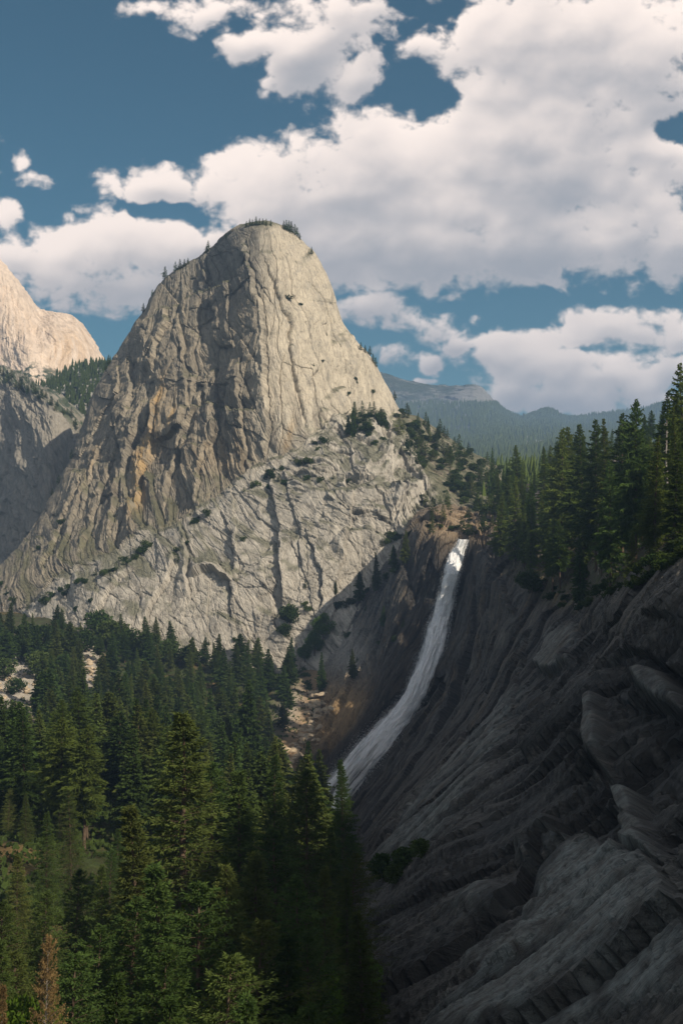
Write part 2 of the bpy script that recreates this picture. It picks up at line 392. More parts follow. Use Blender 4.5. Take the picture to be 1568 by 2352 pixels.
# ------------------------------------------------------------------ the big dome
def closed(rows, back=170, shift=70):
    out = []
    for r in rows:
        a, b = r[0], r[-1]
        out.append([(a[0] + shift, a[1] + 20, a[2] + back)] + list(r) + [(b[0] - shift, b[1] + 20, b[2] + back)])
    return out
DOME = closed([
 [(590,545,1700),(592,545,1700),(594,543,1700),(598,543,1700),(602,543,1700),(606,543,1700),(610,545,1700),(612,545,1700),(614,545,1700)],
 [(552,519,1400),(562,515,1392),(572,512,1385),(586,509,1378),(600,508,1372),(614,509,1378),(627,511,1388),(640,515,1400),(652,521,1420)],
 [(470,577,1445),(500,574,1400),(530,571,1362),(562,569,1336),(596,570,1318),(628,570,1328),(660,571,1350),(688,573,1385),(716,577,1430)],
 [(375,641,1460),(432,650,1400),(490,656,1348),(548,660,1306),(603,662,1276),(645,660,1286),(687,657,1312),(725,652,1350),(761,652,1405)],
 [(309,745,1460),(382,756,1385),(460,765,1325),(540,770,1281),(611,772,1246),(660,769,1256),(708,764,1284),(752,755,1325),(789,744,1388)],
 [(241,850,1452),(332,865,1370),(430,876,1304),(530,882,1257),(620,886,1222),(685,882,1232),(745,872,1264),(805,858,1312),(858,829,1385)],
 [(203,932,1440),(300,958,1350),(410,975,1282),(520,985,1232),(627,990,1198),(702,986,1206),(775,970,1240),(850,945,1300),(920,938,1390)],
 [(165,1046,1420),(265,1076,1322),(388,1092,1248),(512,1096,1202),(634,1082,1166),(722,1048,1164),(812,1002,1204),(885,972,1270),(968,960,1385)],
 [(72,1213,1375),(192,1230,1262),(340,1240,1178),(490,1238,1122),(636,1206,1092),(748,1160,1088),(850,1092,1122),(950,1046,1220),(1062,1028,1340)],
 [(20,1283,1345),(150,1315,1205),(310,1336,1110),(470,1338,1068),(630,1332,1040),(762,1290,1036),(882,1196,1052),(988,1122,1110),(1150,1078,1250)],
 [(-70,1365,1330),(92,1424,1130),(272,1446,1050),(446,1486,1020),(604,1530,1000),(732,1452,1002),(862,1340,1010),(962,1222,1010),(1165,1170,1080)],
 [(-160,1480,1310),(60,1560,1080),(262,1590,1000),(440,1640,970),(606,1680,950),(740,1590,950),(890,1450,940),(1000,1330,930),(1180,1290,1010)],
])
def relief_lines(g, nrm, lines, px, py):
    """Steps and cracks: (polyline, metres of step, reach in picture units, crack depth). The side on the left of the line's direction stands out."""
    d = np.zeros(px.shape)
    for line, h, reach, crack in lines:
        xs = [p[0] for p in line]; ys = [p[1] for p in line]
        pad = max(reach, 10) * 1.3
        m = (px > min(xs) - pad) & (px < max(xs) + pad) & (py > min(ys) - pad) & (py < max(ys) + pad)
        if not m.any(): continue
        sd_, al = poly_dist(px[m], py[m], line)
        ends = np.clip(al * 8, 0, 1) * np.clip((1 - al) * 8, 0, 1)
        ends = np.clip(al / .12, 0, 1) * np.clip((1 - al) / .12, 0, 1)
        up = sstep(-0.9, 0.9, sd_) * np.exp(-np.maximum(sd_, 0) / reach)
        d[m] += (h * up - crack * np.exp(-(sd_ / 2.0) ** 2)) * ends
    return d
DOME_LINES = [
 # the ledge that climbs across the face: the wall above is set back
 ([(1000,1150),(930,1040),(860,985),(800,988),(740,1010),(690,1062),(640,1082),(560,1128),(480,1180),(420,1222),(340,1252),(280,1292),(180,1342),(60,1400)], 15, 190, 2),
 # corners, flakes and roofs
 ([(655,1420),(650,1300),(640,1180),(628,1110)], -7, 60, 1.5), ([(700,1330),(690,1230),(672,1150),(660,1090)], -2.5, 40, 1.2),
 ([(440,1400),(445,1320),(440,1260),(430,1220)], 6, 40, 2), ([(540,1440),(535,1350),(540,1240),(520,1190)], -4, 50, 1.5),
 ([(455,1345),(500,1332),(545,1345)], 9, 26, 0), ([(655,1300),(640,1350),(625,1330)], 5, 20, 1),
 ([(370,1170),(410,1050),(440,960),(470,880)], 7, 40, 2), ([(310,1210),(330,1100),(360,1010),(378,900)], 6, 40, 2),
 ([(250,1250),(280,1120),(320,1010),(340,930)], 6, 30, 2), ([(190,1290),(225,1170),(260,1070),(290,990)], 5, 26, 2), ([(140,1300),(180,1190),(215,1090),(240,1010)], 4, 20, 2),
 ([(100,1330),(140,1230),(175,1150),(200,1080)], 4, 18, 2), ([(560,1110),(575,1010),(560,930),(570,860)], 5, 30, 2),
 ([(450,1160),(470,1060),(500,980),(490,900)], 5, 30, 2), ([(520,1100),(530,1040),(512,1000)], -4, 20, 1),
 ([(610,1060),(625,990),(618,900),(612,800),(605,720),(585,640),(562,560),(575,520)], 7, 46, 2.5),
 ([(635,1060),(650,980),(640,880),(655,800)], 3, 20, 1.5), ([(700,1000),(690,900),(668,820),(672,740),(640,660),(600,580)], -4, 26, 2),
 ([(500,740),(480,700),(488,655),(540,640),(580,600)], -8, 40, 1), ([(330,760),(400,700),(480,650),(560,640)], -8, 46, 1),
 ([(360,860),(370,800),(400,750),(392,700)], 6, 40, 2), ([(440,905),(450,880),(468,885),(470,905),(455,915)], 5, 14, 1),
 ([(400,970),(440,930),(500,925),(560,950),(600,930)], -7, 36, 1), ([(290,800),(310,880),(300,960)], -5, 30, 2),
 ([(840,960),(800,905),(780,880)], 7, 30, 2), ([(880,1000),(850,960),(790,960),(740,985)], 5, 26, 1),
 ([(985,1140),(940,1085),(900,1070),(860,1065)], 9, 30, 2), ([(950,1200),(900,1120),(860,1040),(830,990)], 6, 34, 2),
 ([(960,1180),(900,1150),(850,1145),(780,1150),(700,1150)], 5, 30, 1.5), ([(900,1250),(850,1225),(800,1235),(760,1270)], 5, 26, 1.5),
 ([(740,1420),(745,1330),(700,1220)], -4, 30, 1.5), ([(800,860),(770,780),(735,700)], 3, 24, 2), ([(870,900),(820,810),(795,760)], 4, 24, 2), ([(730,960),(715,880),(735,820)], 3, 24, 1.5),
 ([(330,1480),(360,1400),(400,1350),(420,1290)], 5, 34, 2), ([(230,1440),(280,1370),(340,1330)], 4, 30, 1.5), ([(600,1520),(560,1440),(500,1410)], 5, 36, 2), ([(690,1500),(640,1450),(630,1400)], 5, 30, 2),
]
def blobf(px, py, cx, cy, rx, ry, ang=0):
    a = R(ang); dx, dy = px - cx, py - cy
    u = dx * math.cos(a) + dy * math.sin(a); v = -dx * math.sin(a) + dy * math.cos(a)
    return np.exp(-((u / rx) ** 2 + (v / ry) ** 2))
def mixa(a, b, f): return a + (np.array(b, float) - a) * f[..., None]
def build_dome():
    nu, nv = 1000, 960
    g = net(DOME, nu, nv); px, py = proj(g); nrm = -normals(g); s, t = arclen(g)
    if np.mean((nrm * -g).sum(-1)) < 0: nrm = -nrm
    wx = fbm2(s / 110, t / 110, 2, .4, 3) * 12; wy = fbm2(s / 110, t / 110, 2, .4, 9) * 12
    jx = fbm2(s / 9, t / 9, 4, .6, 13) * 1.2; jy = fbm2(s / 9, t / 9, 4, .6, 19) * 1.2
    sw, tw = (g[..., 0] + .38 * g[..., 1]), -g[..., 2] * 1.05          # joints are planes in the rock, not lines on its skin
    lean = .34 * sstep(-50, -270, g[..., 0]) - .08
    sw = sw + lean * (tw - 130)
    S, T = sw + wx + jx, tw + wy + jy
    apron = sstep(-8, 18, poly_dist(px, py, [(1100,1150),(1000,1130),(930,1040),(860,985),(800,988),(740,1010),(690,1062),(640,1082),(560,1128),(480,1180),(420,1222),(340,1252),(280,1292),(180,1342),(60,1400)])[0])
    apron = np.where(py < 940, 0, apron)
    apr_r = apron * sstep(600, 720, px) * sstep(1260, 1180, py)     # broken slabs beside the fall
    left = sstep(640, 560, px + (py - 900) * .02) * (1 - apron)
    d = 0
    # great sheets, medium flakes, small blocks
    right_ = (1 - left) * (1 - apron)
    p1, c1, r1 = plates((S - .1 * T) / 52, T / 100, 1, .38, 1.0)
    k = .35 * s / 1 
    p2, c2, r2 = plates((S + .06 * T) / 19, T / (46 - 18 * apron), 2, .28, 1.0)
    p3, c3, r3 = plates((S - .05 * T) / 7.5, T / (24 - 12 * apron), 3, .35, 1.0)
    p4, c4, r4 = plates((S + .7 * T) / 10, (T - .7 * S) / 4.6, 4, .45, 1.0)      # diagonal blocks
    p5, c5, r5 = plates((S + .55 * T) / 30, (T - .5 * S) / 13, 5, .32, 1.0)
    right = (1 - left) * (1 - apron)
    smooth = right * sstep(1000, 900, py)
    p6, c6, _ = plates((S + .1 * T) / 32, T / (95 - 45 * apron), 6, .22, 1.0)
    d = d + p6 * 7.0 * (1 - .75 * right_) * (1 - .55 * apron) + (c6 - 1) * (1.6 - 1.3 * right_ - 1.3 * apron)
    d = d + p1 * 6.5 * (1 - .7 * smooth) + (c1 - 1) * 1.0
    d = d + p2 * (3.0 - 1.9 * smooth + .6 * left - 1.3 * apron) + (c2 - 1) * 1.0 * (1 - .7 * smooth - .65 * apron)
    d = d + p3 * (.95 - .45 * smooth - .5 * left) + (c3 - 1) * .45 * (1 - .75 * smooth)
    brk = sstep(-.22, .06, fbm2(s / 55, t / 45, 3, .5, 91))
    d = d + brk * (p4 * 1.9 + p5 * 4.2 + (c5 - 1) * .8 + (c4 - 1) * .4) * (apr_r + .40 * apron + .10 * left)
    # vertical ribs and grooves
    rib = fbm2(S / 11, T / 90, 4, .6, 21, ridge=True)
    d = d + rib * (.5 * (1 - apron) + .25 + 2.0 * left * sstep(830, 980, py) + .2 * right)
    rib2 = fbm2(S / 4.2, T / 46, 3, .6, 25, ridge=True)
    d = d + rib2 * (.15 + .45 * left * sstep(880, 1000, py) + .25 * right)
    d = d + fbm2(s / 60, t / 60, 5, .42, 31) * 7 + fbm3(g / 6.0, 4, .6, 35) * .8
    # overhanging scallops on the left face
    sc = fbm2(S / 44, T / 30, 3, .5, 41, ridge=True)
    d = d + sc * 2.0 * left * sstep(700, 820, py) * sstep(1200, 1000, py) + sc * 1.0 * left
    ragx = fbm2(s / 22, t / 22, 4, .5, 51) * 11; ragy = fbm2(s / 22, t / 22, 4, .5, 55) * 11
    d = d + relief_lines(g, nrm, DOME_LINES, px + ragx + wx * .25, py + ragy + wy * .25) * 1.15
    edge = np.clip(np.minimum(np.arange(nu), np.arange(nu)[::-1]) / 70, 0, 1)
    sil = .2 + .8 * sstep(0, 110, np.minimum(np.arange(nu), np.arange(nu)[::-1]) - 70)
    rowf = .22 + .78 * sstep(.08, .30, np.linspace(0, 1, nv))[:, None]
    g2 = g + nrm * (d * sil[None, :] * rowf)[..., None]
    # ---- mineral colour, with the left flank's shade deepened
    n1 = fbm2(s / 30, t / 30, 5, .6, 61); n2 = fbm2(S / 10, T / 10, 5, .65, 65); streak = fbm2(S / 3.2, T / 60, 4, .6, 71); st2 = fbm2(S / 9, T / 120, 4, .55, 75)
    base = np.zeros(g.shape) + np.array([.37, .335, .27])
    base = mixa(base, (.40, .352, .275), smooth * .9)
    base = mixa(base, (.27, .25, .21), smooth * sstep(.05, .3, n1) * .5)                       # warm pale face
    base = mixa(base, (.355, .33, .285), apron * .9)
    base = mixa(base, (.225, .192, .142), left * sstep(560, 700, py) * .85)  # brown staining, and the flank's fall of light darkened into the colour
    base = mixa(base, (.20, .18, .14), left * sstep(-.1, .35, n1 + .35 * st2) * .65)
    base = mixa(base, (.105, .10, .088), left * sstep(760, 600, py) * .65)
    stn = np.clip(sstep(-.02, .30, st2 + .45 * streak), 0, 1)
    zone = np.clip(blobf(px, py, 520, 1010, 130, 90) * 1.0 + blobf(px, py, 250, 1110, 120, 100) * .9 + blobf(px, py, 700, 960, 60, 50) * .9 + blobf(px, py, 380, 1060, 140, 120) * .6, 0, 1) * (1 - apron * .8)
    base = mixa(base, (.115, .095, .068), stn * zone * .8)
    base = mixa(base, (.135, .125, .105), stn * .30 * (1 - .3 * smooth))
    org = np.clip(blobf(px, py, 322, 1120, 13, 75, 8) + blobf(px, py, 378, 935, 10, 60, 6) + blobf(px, py, 345, 1020, 14, 60, 14) * .8 + blobf(px, py, 405, 960, 8, 50, 8) * .7 + blobf(px, py, 662, 1010, 9, 40, 12) * .6 + blobf(px, py, 520, 1050, 60, 40) * .35 + blobf(px, py, 215, 1060, 8, 50, 15) * .4, 0, 1)
    base = mixa(base, (.33, .225, .105), np.clip(org * 1.3, 0, 1) * sstep(-.5, .1, streak + n2 * .5) * .9)
    white = (1 - .5 * left) * sstep(.30, .55, fbm2(s / 14 - t / 60, t / 22, 5, .6, 81)) * (.25 + .35 * apron)
    base = mixa(base, (.43, .40, .345), white)
    ci = np.minimum(np.minimum(c2, .3 + .7 * c3), c6)
    base = mixa(base, (.10, .092, .075), (1 - ci) * .42 * (1 - .6 * smooth - .5 * apron))
    base = mixa(base, (.11, .10, .085), sstep(.14, .45, n2 + .35 * n1) * (.5 - .25 * smooth + .12 * apron))
    # soil and low scrub on the shoulder and the ledges
    slope = normals(bblur(g2, 3)); up = np.abs(slope[..., 2])
    flat = sstep(.66, .88, up)
    should = sstep(0, 26, -poly_dist(px, py, [(1000,1190),(985,1110),(930,1040),(880,975),(925,935)])[0]) * sstep(850, 880, px) * sstep(925, 950, py)
    veg = np.clip(flat * .8 + should * sstep(-.12, .12, n2 + .12), 0, 1)
    base = mixa(base, (.055, .062, .028), veg * .85)
    base = mixa(base, (.24, .20, .15), should * (1 - sstep(-.12, .12, n2 + .12)) * .5)
    base *= (1 + .20 * n2 + .12 * streak)[..., None]
    return g2, base, sw + wx * .4, tw
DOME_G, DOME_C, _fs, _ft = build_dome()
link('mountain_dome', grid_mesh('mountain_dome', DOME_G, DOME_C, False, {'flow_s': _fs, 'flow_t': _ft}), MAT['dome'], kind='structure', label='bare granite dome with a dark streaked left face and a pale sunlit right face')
print('dome', time.time() - T0)

# ------------------------------------------------------------------ the gorge: cliff beside the fall and the long dark slabs towards the camera
GORGE = [  # one list per column, from the ground behind, over the rim, down to the foot
 [(900,1290,1180),(850,1350,1100),(800,1408,1030),(775,1470,985),(742,1560,940),(700,1660,890),(640,1760,860)],
 [(940,1215,1150),(905,1270,1060),(872,1345,975),(838,1460,925),(790,1590,870),(705,1760,815),(640,1880,780)],
 [(980,1175,1120),(958,1198,1010),(940,1232,905),(905,1400,868),(868,1560,835),(730,1830,780),(650,1960,740)],
 [(1020,1165,1120),(1010,1185,1000),(1003,1222,872),(985,1400,850),(930,1560,822),(745,1850,758),(660,1980,720)],
 [(1060,1160,1110),(1058,1195,990),(1052,1236,872),(1020,1400,850),(958,1570,818),(775,1860,750),(680,1990,710)],
 [(1100,1160,1090),(1095,1200,960),(1085,1240,862),(1050,1420,836),(985,1600,800),(810,1875,735),(700,2000,690)],
 [(1190,1120,1080),(1145,1180,930),(1112,1262,828),(1085,1430,800),(1030,1610,765),(840,1890,700),(700,2030,650)],
 [(245,900,70,0),(1230,1185,830),(1175,1330,735),(1150,1420,715),(1080,1620,690),(850,1915,635),(700,2070,590)],
 [(240,770,70,0),(1330,1205,740),(1240,1385,655),(1215,1440,640),(1105,1650,620),(848,1940,570),(690,2110,530)],
 [(235,640,72,0),(1420,1215,640),(1318,1408,570),(1280,1450,560),(1110,1680,540),(835,1965,500),(660,2160,460)],
 [(230,520,70,0),(1510,1215,530),(1400,1378,470),(1345,1450,462),(1120,1705,450),(815,2010,420),(630,2230,380)],
 [(225,400,70,0),(1610,1205,420),(1480,1336,380),(1400,1440,376),(1125,1730,365),(790,2080,345),(600,2330,310)],
 [(225,310,78,0),(1710,1190,320),(1580,1284,295),(1455,1430,292),(1135,1765,285),(760,2200,270),(520,2500,240)],
 [(235,220,105,0),(105,215,10,0),(82,215,-6,0),(56,212,-36,0),(30,208,-62,0),(-14,200,-92,0),(-50,190,-100,0)],
 [(250,140,150,0),(112,140,22,0),(86,140,4,0),(56,138,-22,0),(30,136,-48,0),(-8,132,-78,0),(-40,128,-90,0)],
 [(270,60,215,0),(120,62,34,0),(92,62,15,0),(58,62,-10,0),(32,62,-34,0),(0,62,-58,0),(-30,60,-74,0)],
 [(290,-60,268,0),(130,-40,46,0),(96,-40,28,0),(60,-40,4,0),(30,-40,-22,0),(2,-40,-46,0),(-30,-40,-66,0)],  # far ends of these columns: unseen ridge, height shaped to shade the foreground
 [(300,-260,278,0),(140,-240,50,0),(100,-240,30,0),(64,-240,8,0),(30,-240,-20,0),(2,-240,-44,0),(-30,-240,-60,0)],
]
SLAB_LINES = [
 ([(1568,1560),(1500,1500),(1430,1490),(1360,1530)], -3.2, 40, .6), ([(1568,1640),(1480,1600),(1400,1600)], -2.4, 36, .5), ([(1560,1420),(1470,1420),(1400,1450)], -2, 30, .4),
 ([(1400,1960),(1340,1905),(1260,1910),(1180,1960)], 2.4, 60, .4), ([(1568,2150),(1545,2040),(1480,1960),(1400,1960)], 2.0, 80, .4), ([(1430,1900),(1380,1800),(1340,1700)], 1.8, 36, .5),
 ([(1030,2075),(1080,2035),(1180,2040),(1250,2000),(1300,1960)], -1.4, 40, .4), ([(900,2350),(1010,2290),(1130,2260),(1220,2210),(1290,2150)], 1.3, 50, .3),
 ([(1240,2150),(1200,2120),(1220,2080),(1280,2070)], -1.2, 24, .3), ([(1100,2240),(1180,2180),(1300,2130),(1420,2060)], -1.0, 30, .3), ([(1568,2240),(1450,2260),(1360,2310),(1250,2352)], .6, 40, .2),
 ([(1180,1640),(1190,1540),(1230,1440)], 2.5, 24, .8), ([(1280,1800),(1330,1650),(1380,1560)], 2.2, 36, .6), ([(860,1980),(960,1850),(1060,1700),(1130,1560)], 2.6, 40, .8), ([(1200,1420),(1170,1370),(1160,1330)], 4, 20, 1),
 ([(1020,1500),(1040,1400),(1075,1290)], 5, 26, 2),
]
def polymask(px, py, poly):
    c = np.zeros(px.shape, bool); j = len(poly) - 1
    for i in range(len(poly)):
        (xi, yi), (xj, yj) = poly[i], poly[j]
        c ^= ((yi > py) != (yj > py)) & (px < (xj - xi) * (py - yi) / (yj - yi + 1e-9) + xi); j = i
    return c.astype(float)
PANEL = [(1175,1980),(1250,1915),(1340,1903),(1400,1958),(1480,1965),(1545,2040),(1575,2150),(1640,2230),(1450,2265),(1350,2300),(1200,2400),(900,2400),(1010,2292),(1130,2255),(1060,2200),(1180,2130),(1240,2060)]
SUN_STREAK = [(1160,1600),(1215,1560),(1130,1740),(1020,1900),(900,2010),(860,1985),(960,1850),(1060,1720)]  # streak of grazing sunlight, put into the rock as paler colour
FACETS = [[(1350,1610),(1375,1590),(1400,1700),(1385,1770),(1355,1710)],[(1390,1800),(1430,1790),(1500,1960),(1440,1950)],[(1180,1960),(1190,1925),(1260,1880),(1290,1900)],[(1445,1530),(1520,1540),(1565,1600),(1568,1640),(1480,1600)],[(1040,2110),(1120,2060),(1200,2065),(1130,2110)],[(1250,1450),(1330,1440),(1300,1520),(1240,1540)]]
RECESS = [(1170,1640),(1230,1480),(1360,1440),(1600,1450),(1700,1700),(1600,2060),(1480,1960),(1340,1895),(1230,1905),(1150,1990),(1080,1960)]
def build_gorge():
    rows = np.array([[P(*c) if len(c) == 3 else c[:3] for c in r] for r in GORGE], float)      # [col][row]
    ncol, nrow = 1250, 620
    g = cr(rows, ncol); g = cr(g.transpose(1, 0, 2), nrow)                                     # [row][col]
    px, py = proj(g); Y = g[..., 1]
    n = normals(g); n *= np.sign(np.mean(n[..., 2]))
    s, t = arclen(g); s = np.repeat(s[nrow // 2][None], nrow, 0)
    near = sstep(420, 180, Y); cliff = sstep(680, 760, Y)
    k = 1 - .62 * near                                          # detail gets finer towards the camera
    wx = fbm3(g / 60, 2, .5, 101) * 9; wy = fbm3(g / 60, 2, .5, 105) * 9
    jx = fbm3(g / 4, 4, .6, 109) * .8; jy = fbm3(g / 4, 4, .6, 113) * .8
    nb_ = sstep(480, 180, Y)
    S = s + wx + jx + (.1 + .34 * nb_) * t; T = t + wy + jy
    d = 0
    p1, c1, _ = plates(S / 44, T / 95, 11, .45); p2, c2, _ = plates((S + .3 * T) / 13, T / 95, 12, .3); p3, c3, _ = plates((S + .3 * T) / 4.6, T / 42, 13, .3); p4, c4, _ = plates((S + .5 * T) / 1.8, T / 12, 14, .25)
    qx, qy = px + fbm3(g / 9, 4, .6, 181) * 26, py + fbm3(g / 9, 4, .6, 185) * 26
    soft = lambda poly, k_=3: bblur(polymask(qx, qy, poly), max(1, k_ - 1))
    panel = np.clip(soft(PANEL) + soft(SUN_STREAK) * .8, 0, 1); facet = np.clip(sum(soft(f_, 2) for f_ in FACETS), 0, 1); recess = soft(RECESS, 12)
    calm = sstep(-.05, .22, fbm3(g / 30, 3, .5, 189)); broken = np.clip(1 - .8 * calm - .7 * panel - .8 * facet, .12, 1)
    d = d + panel * 1.3 + facet * 1.1 - recess * 4.0 * (1 - facet)
    pv, cv_, _ = plates(S / 9 + T / 60, T / 26, 17, .8); d = d + recess * (pv * 3.2 + (cv_ - 1) * 1.0) * (1 - facet)
    d = d + p1 * (5.0 + 3 * cliff) + (c1 - 1) * 1.4 + (p2 * (1.9 + 2.7 * cliff) * (.5 + .5 * k) + (c2 - 1) * .8) * (broken * .85 + .15)
    d = d + (p3 * 1.5 * (.5 + .5 * k) + (c3 - 1) * .55) * broken + (p4 * .55 + (c4 - 1) * .2) * sstep(600, 350, Y) * broken
    rib = fbm2((S * .9) / 9, t / 90, 4, .6, 121, ridge=True); ribf = fbm2((s + .4 * t * near) / 2.4, t / 40, 4, .62, 125, ridge=True)
    d = d + rib * (.18 + 2.6 * cliff) + ribf * (.14 + .5 * cliff)
    d = d + fbm3(g / 40, 3, .5, 131) * 3.0 + fbm3(g / 2.2, 4, .6, 135) * .2
    rag = fbm3(g / 9.0, 4, .55, 141) * 16; rag2 = fbm3(g / 9.0, 4, .55, 145) * 16
    rl = relief_lines(g, n, SLAB_LINES, px + rag * .7, py + rag2 * .7); d = d + rl * (1 - .35 * panel)
    # the water has worn a trough
    fall = poly_dist(px, py, FALLPATH)[0]
    d = d - 4.0 * np.exp(-(fall / 32) ** 2) * sstep(700, 740, Y) * sstep(1225, 1262, py)
    g2 = g + n * d[..., None]
    n1 = fbm3(g / 24, 5, .6, 151); streak = fbm2((S + .05 * wx) / 2.2, T / 70, 5, .62, 155); st2 = fbm2((s + .1 * wx) / 9, t / 110, 4, .55, 159); n2 = fbm3(g / 4, 4, .65, 163)
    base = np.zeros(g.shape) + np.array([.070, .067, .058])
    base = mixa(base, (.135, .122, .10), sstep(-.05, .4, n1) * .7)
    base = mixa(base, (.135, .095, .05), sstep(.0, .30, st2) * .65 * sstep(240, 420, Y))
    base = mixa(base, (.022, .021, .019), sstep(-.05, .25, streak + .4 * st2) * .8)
    pale = np.clip(blobf(px, py, 1330, 2060, 270, 95, -25) * 1.2 + blobf(px, py, 1180, 2270, 260, 60, -25) + blobf(px, py, 1500, 2120, 110, 110) * 1.2 + blobf(px, py, 1060, 1780, 60, 190, 40) * .8 + blobf(px, py, 1360, 1560, 130, 40, -30) * .5 + blobf(px, py, 1450, 1760, 50, 120, 20) * .5, 0, 1)  # the steep narrow blob left of centre is sunlight painted as pale rock
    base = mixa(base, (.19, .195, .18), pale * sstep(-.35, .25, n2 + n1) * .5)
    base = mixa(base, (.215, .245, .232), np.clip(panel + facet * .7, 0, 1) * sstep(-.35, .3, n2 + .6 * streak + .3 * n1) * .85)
    base = mixa(base, (.035, .038, .038), recess * (1 - facet) * .65)  # shade of the recess deepened in the rock colour
    # wet brown rock round the fall
    wet = np.exp(-(np.maximum(np.abs(fall + 22) - 20, 0) / 55) ** 2) * sstep(660, 720, Y)
    base = mixa(base, (.045, .034, .024), np.clip(wet * 1.0, 0, 1) * .85)
    base = mixa(base, (.014, .013, .012), (1 - np.minimum(c1, np.minimum(c2, .35 + .65 * c3))) * .75)  # black shade of the joints painted in, along with lichen and seepage
    base = mixa(base, (.22, .21, .19), sstep(.22, .45, fbm2(S / 3.0, T / 18, 5, .65, 171)) * .55)
    tan = blobf(px, py, 765, 1650, 60, 90, 40)
    base = mixa(base, (.30, .20, .095), np.clip(tan * 1.6, 0, 1) * sstep(-50, -90, -np.abs(fall) * 1.0 + 0) * .9)
    base = mixa(base, (.30, .285, .25), np.clip(blobf(px, py, 800, 1500, 45, 60) * 1.2, 0, 1) * .7)
    base = mixa(base, (.33, .245, .15), np.clip(blobf(px, py, 1060, 1210, 80, 32) * 1.3, 0, 1) * .8)
    # shelf with duff, moss and grass
    up = np.abs(normals(bblur(g2, 4))[..., 2])
    row = np.linspace(0, 1, nrow)[:, None]
    shelf = sstep(.36, .27, row + .02 * n1) * sstep(800, 740, Y) * np.ones_like(px)
    base = mixa(base, (.095, .080, .042), shelf * .9)
    base = mixa(base, (.075, .095, .030), shelf * sstep(0, .2, n2) * .8)
    base = mixa(base, (.36, .22, .07), shelf * sstep(.25, .4, n1 + .3 * n2) * .8)
    base *= (.86 + .24 * n2)[..., None]
    return g2, base, S + .15 * wx, t
FALLPATH = [(1068,1236),(1046,1288),(1030,1335),(1019,1385),(1004,1430),(990,1480),(966,1535),(935,1598),(893,1660),(848,1712),(800,1768),(755,1820),(700,1880)]
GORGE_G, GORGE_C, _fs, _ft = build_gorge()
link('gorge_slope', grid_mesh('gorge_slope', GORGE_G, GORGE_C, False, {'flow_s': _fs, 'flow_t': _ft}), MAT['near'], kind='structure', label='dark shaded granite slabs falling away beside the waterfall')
print('gorge', time.time() - T0)

# ------------------------------------------------------------------ valley floor
def tps(pts, x, y):
    A = np.array(pts, float); n = len(A); X0 = A[:, :2] / 500
    def U_(r2): return np.where(r2 > 0, r2 * np.log(np.maximum(r2, 1e-12)), 0)
    K = U_(((X0[:, None] - X0[None]) ** 2).sum(-1)); Pm = np.c_[np.ones(n), X0]
    M = np.zeros((n + 3, n + 3)); M[:n, :n] = K + np.eye(n) * 1e-4; M[:n, n:] = Pm; M[n:, :n] = Pm.T
    w = np.linalg.solve(M, np.r_[A[:, 2], 0, 0, 0])
    out = w[n] + w[n + 1] * x / 500 + w[n + 2] * y / 500
    for i in range(n): out = out + w[i] * U_((x / 500 - X0[i, 0]) ** 2 + (y / 500 - X0[i, 1]) ** 2)
    return out
VAL = [(-600,1300,-60),(-330,1220,-72),(-230,1040,-78),(-130,1030,-88),(-60,1000,-106),(0,980,-96),(-260,920,-100),(-150,900,-112),(-60,880,-120),(-30,840,-138),
 (-400,800,-100),(-200,760,-112),(-100,700,-118),(-40,740,-150),(0,700,-170),(-300,600,-104),(-120,560,-112),(-60,600,-125),(10,560,-140),(30,480,-128),
 (-220,460,-92),(-80,440,-92),(0,420,-112),(-160,320,-80),(-70,320,-84),(0,300,-102),(-140,200,-74),(-60,180,-78),(0,180,-98),(-120,80,-60),(-40,80,-68),(-100,-60,-50),(0,-60,-60),(-500,300,-40),(-500,0,-20),(-700,800,-60),(-700,1100,-40)]
def floor_z(x, y): return tps(VAL, x, y) + fbm2(x / 40, y / 40, 4, .5, 201) * 5
def build_floor():
    ny, nx = 520, 420
    v = np.linspace(0, 1, ny) ** 1.3; yy_ = -120 + 1420 * v
    uu_ = np.linspace(-1, 1, nx)
    y, u = np.meshgrid(yy_, uu_, indexing='ij')
    x = -160 + u * (200 + .45 * np.maximum(y, 0)) + 20 * 0
    z = floor_z(x, y)
    g = np.stack([x, y, z], -1)
    px, py = proj(g)
    n2 = fbm2(x / 7, y / 7, 5, .6, 205); n1 = fbm2(x / 35, y / 35, 4, .5, 209)
    talus = np.clip(blobf(px, py, 30, 1560, 110, 70) + blobf(px, py, 200, 1530, 30, 60) + blobf(px, py, 690, 1640, 40, 60), 0, 1)
    f1, f2, h, _, _ = worley2(x / 4.5 + n2, y / 4.5, 211)
    z2 = z + (n2 * 1.6) + talus * (.8 - f1) * 3
    base = np.zeros(g.shape) + np.array([.045, .045, .022])
    base = mixa(base, (.045, .060, .022), sstep(-.1, .2, n2))
    base = mixa(base, (.20, .12, .06), sstep(.12, .4, n1 + .4 * n2) * .5)
    base = mixa(base, (.36, .33, .28), np.clip(talus * 1.5, 0, 1))
    gl = np.abs(poly_dist(px, py, [(738,1560),(712,1665),(670,1730),(640,1790),(590,1810)])[0])
    base = mixa(base, (.27, .185, .105), np.exp(-(gl / 42) ** 2) * sstep(560, 600, y))
    base *= (1 + .3 * n2)[..., None]
    g[..., 2] = z2
    return g, base
FG, FC = build_floor()
link('ground', grid_mesh('ground', FG, FC), MAT['soil'], kind='structure')

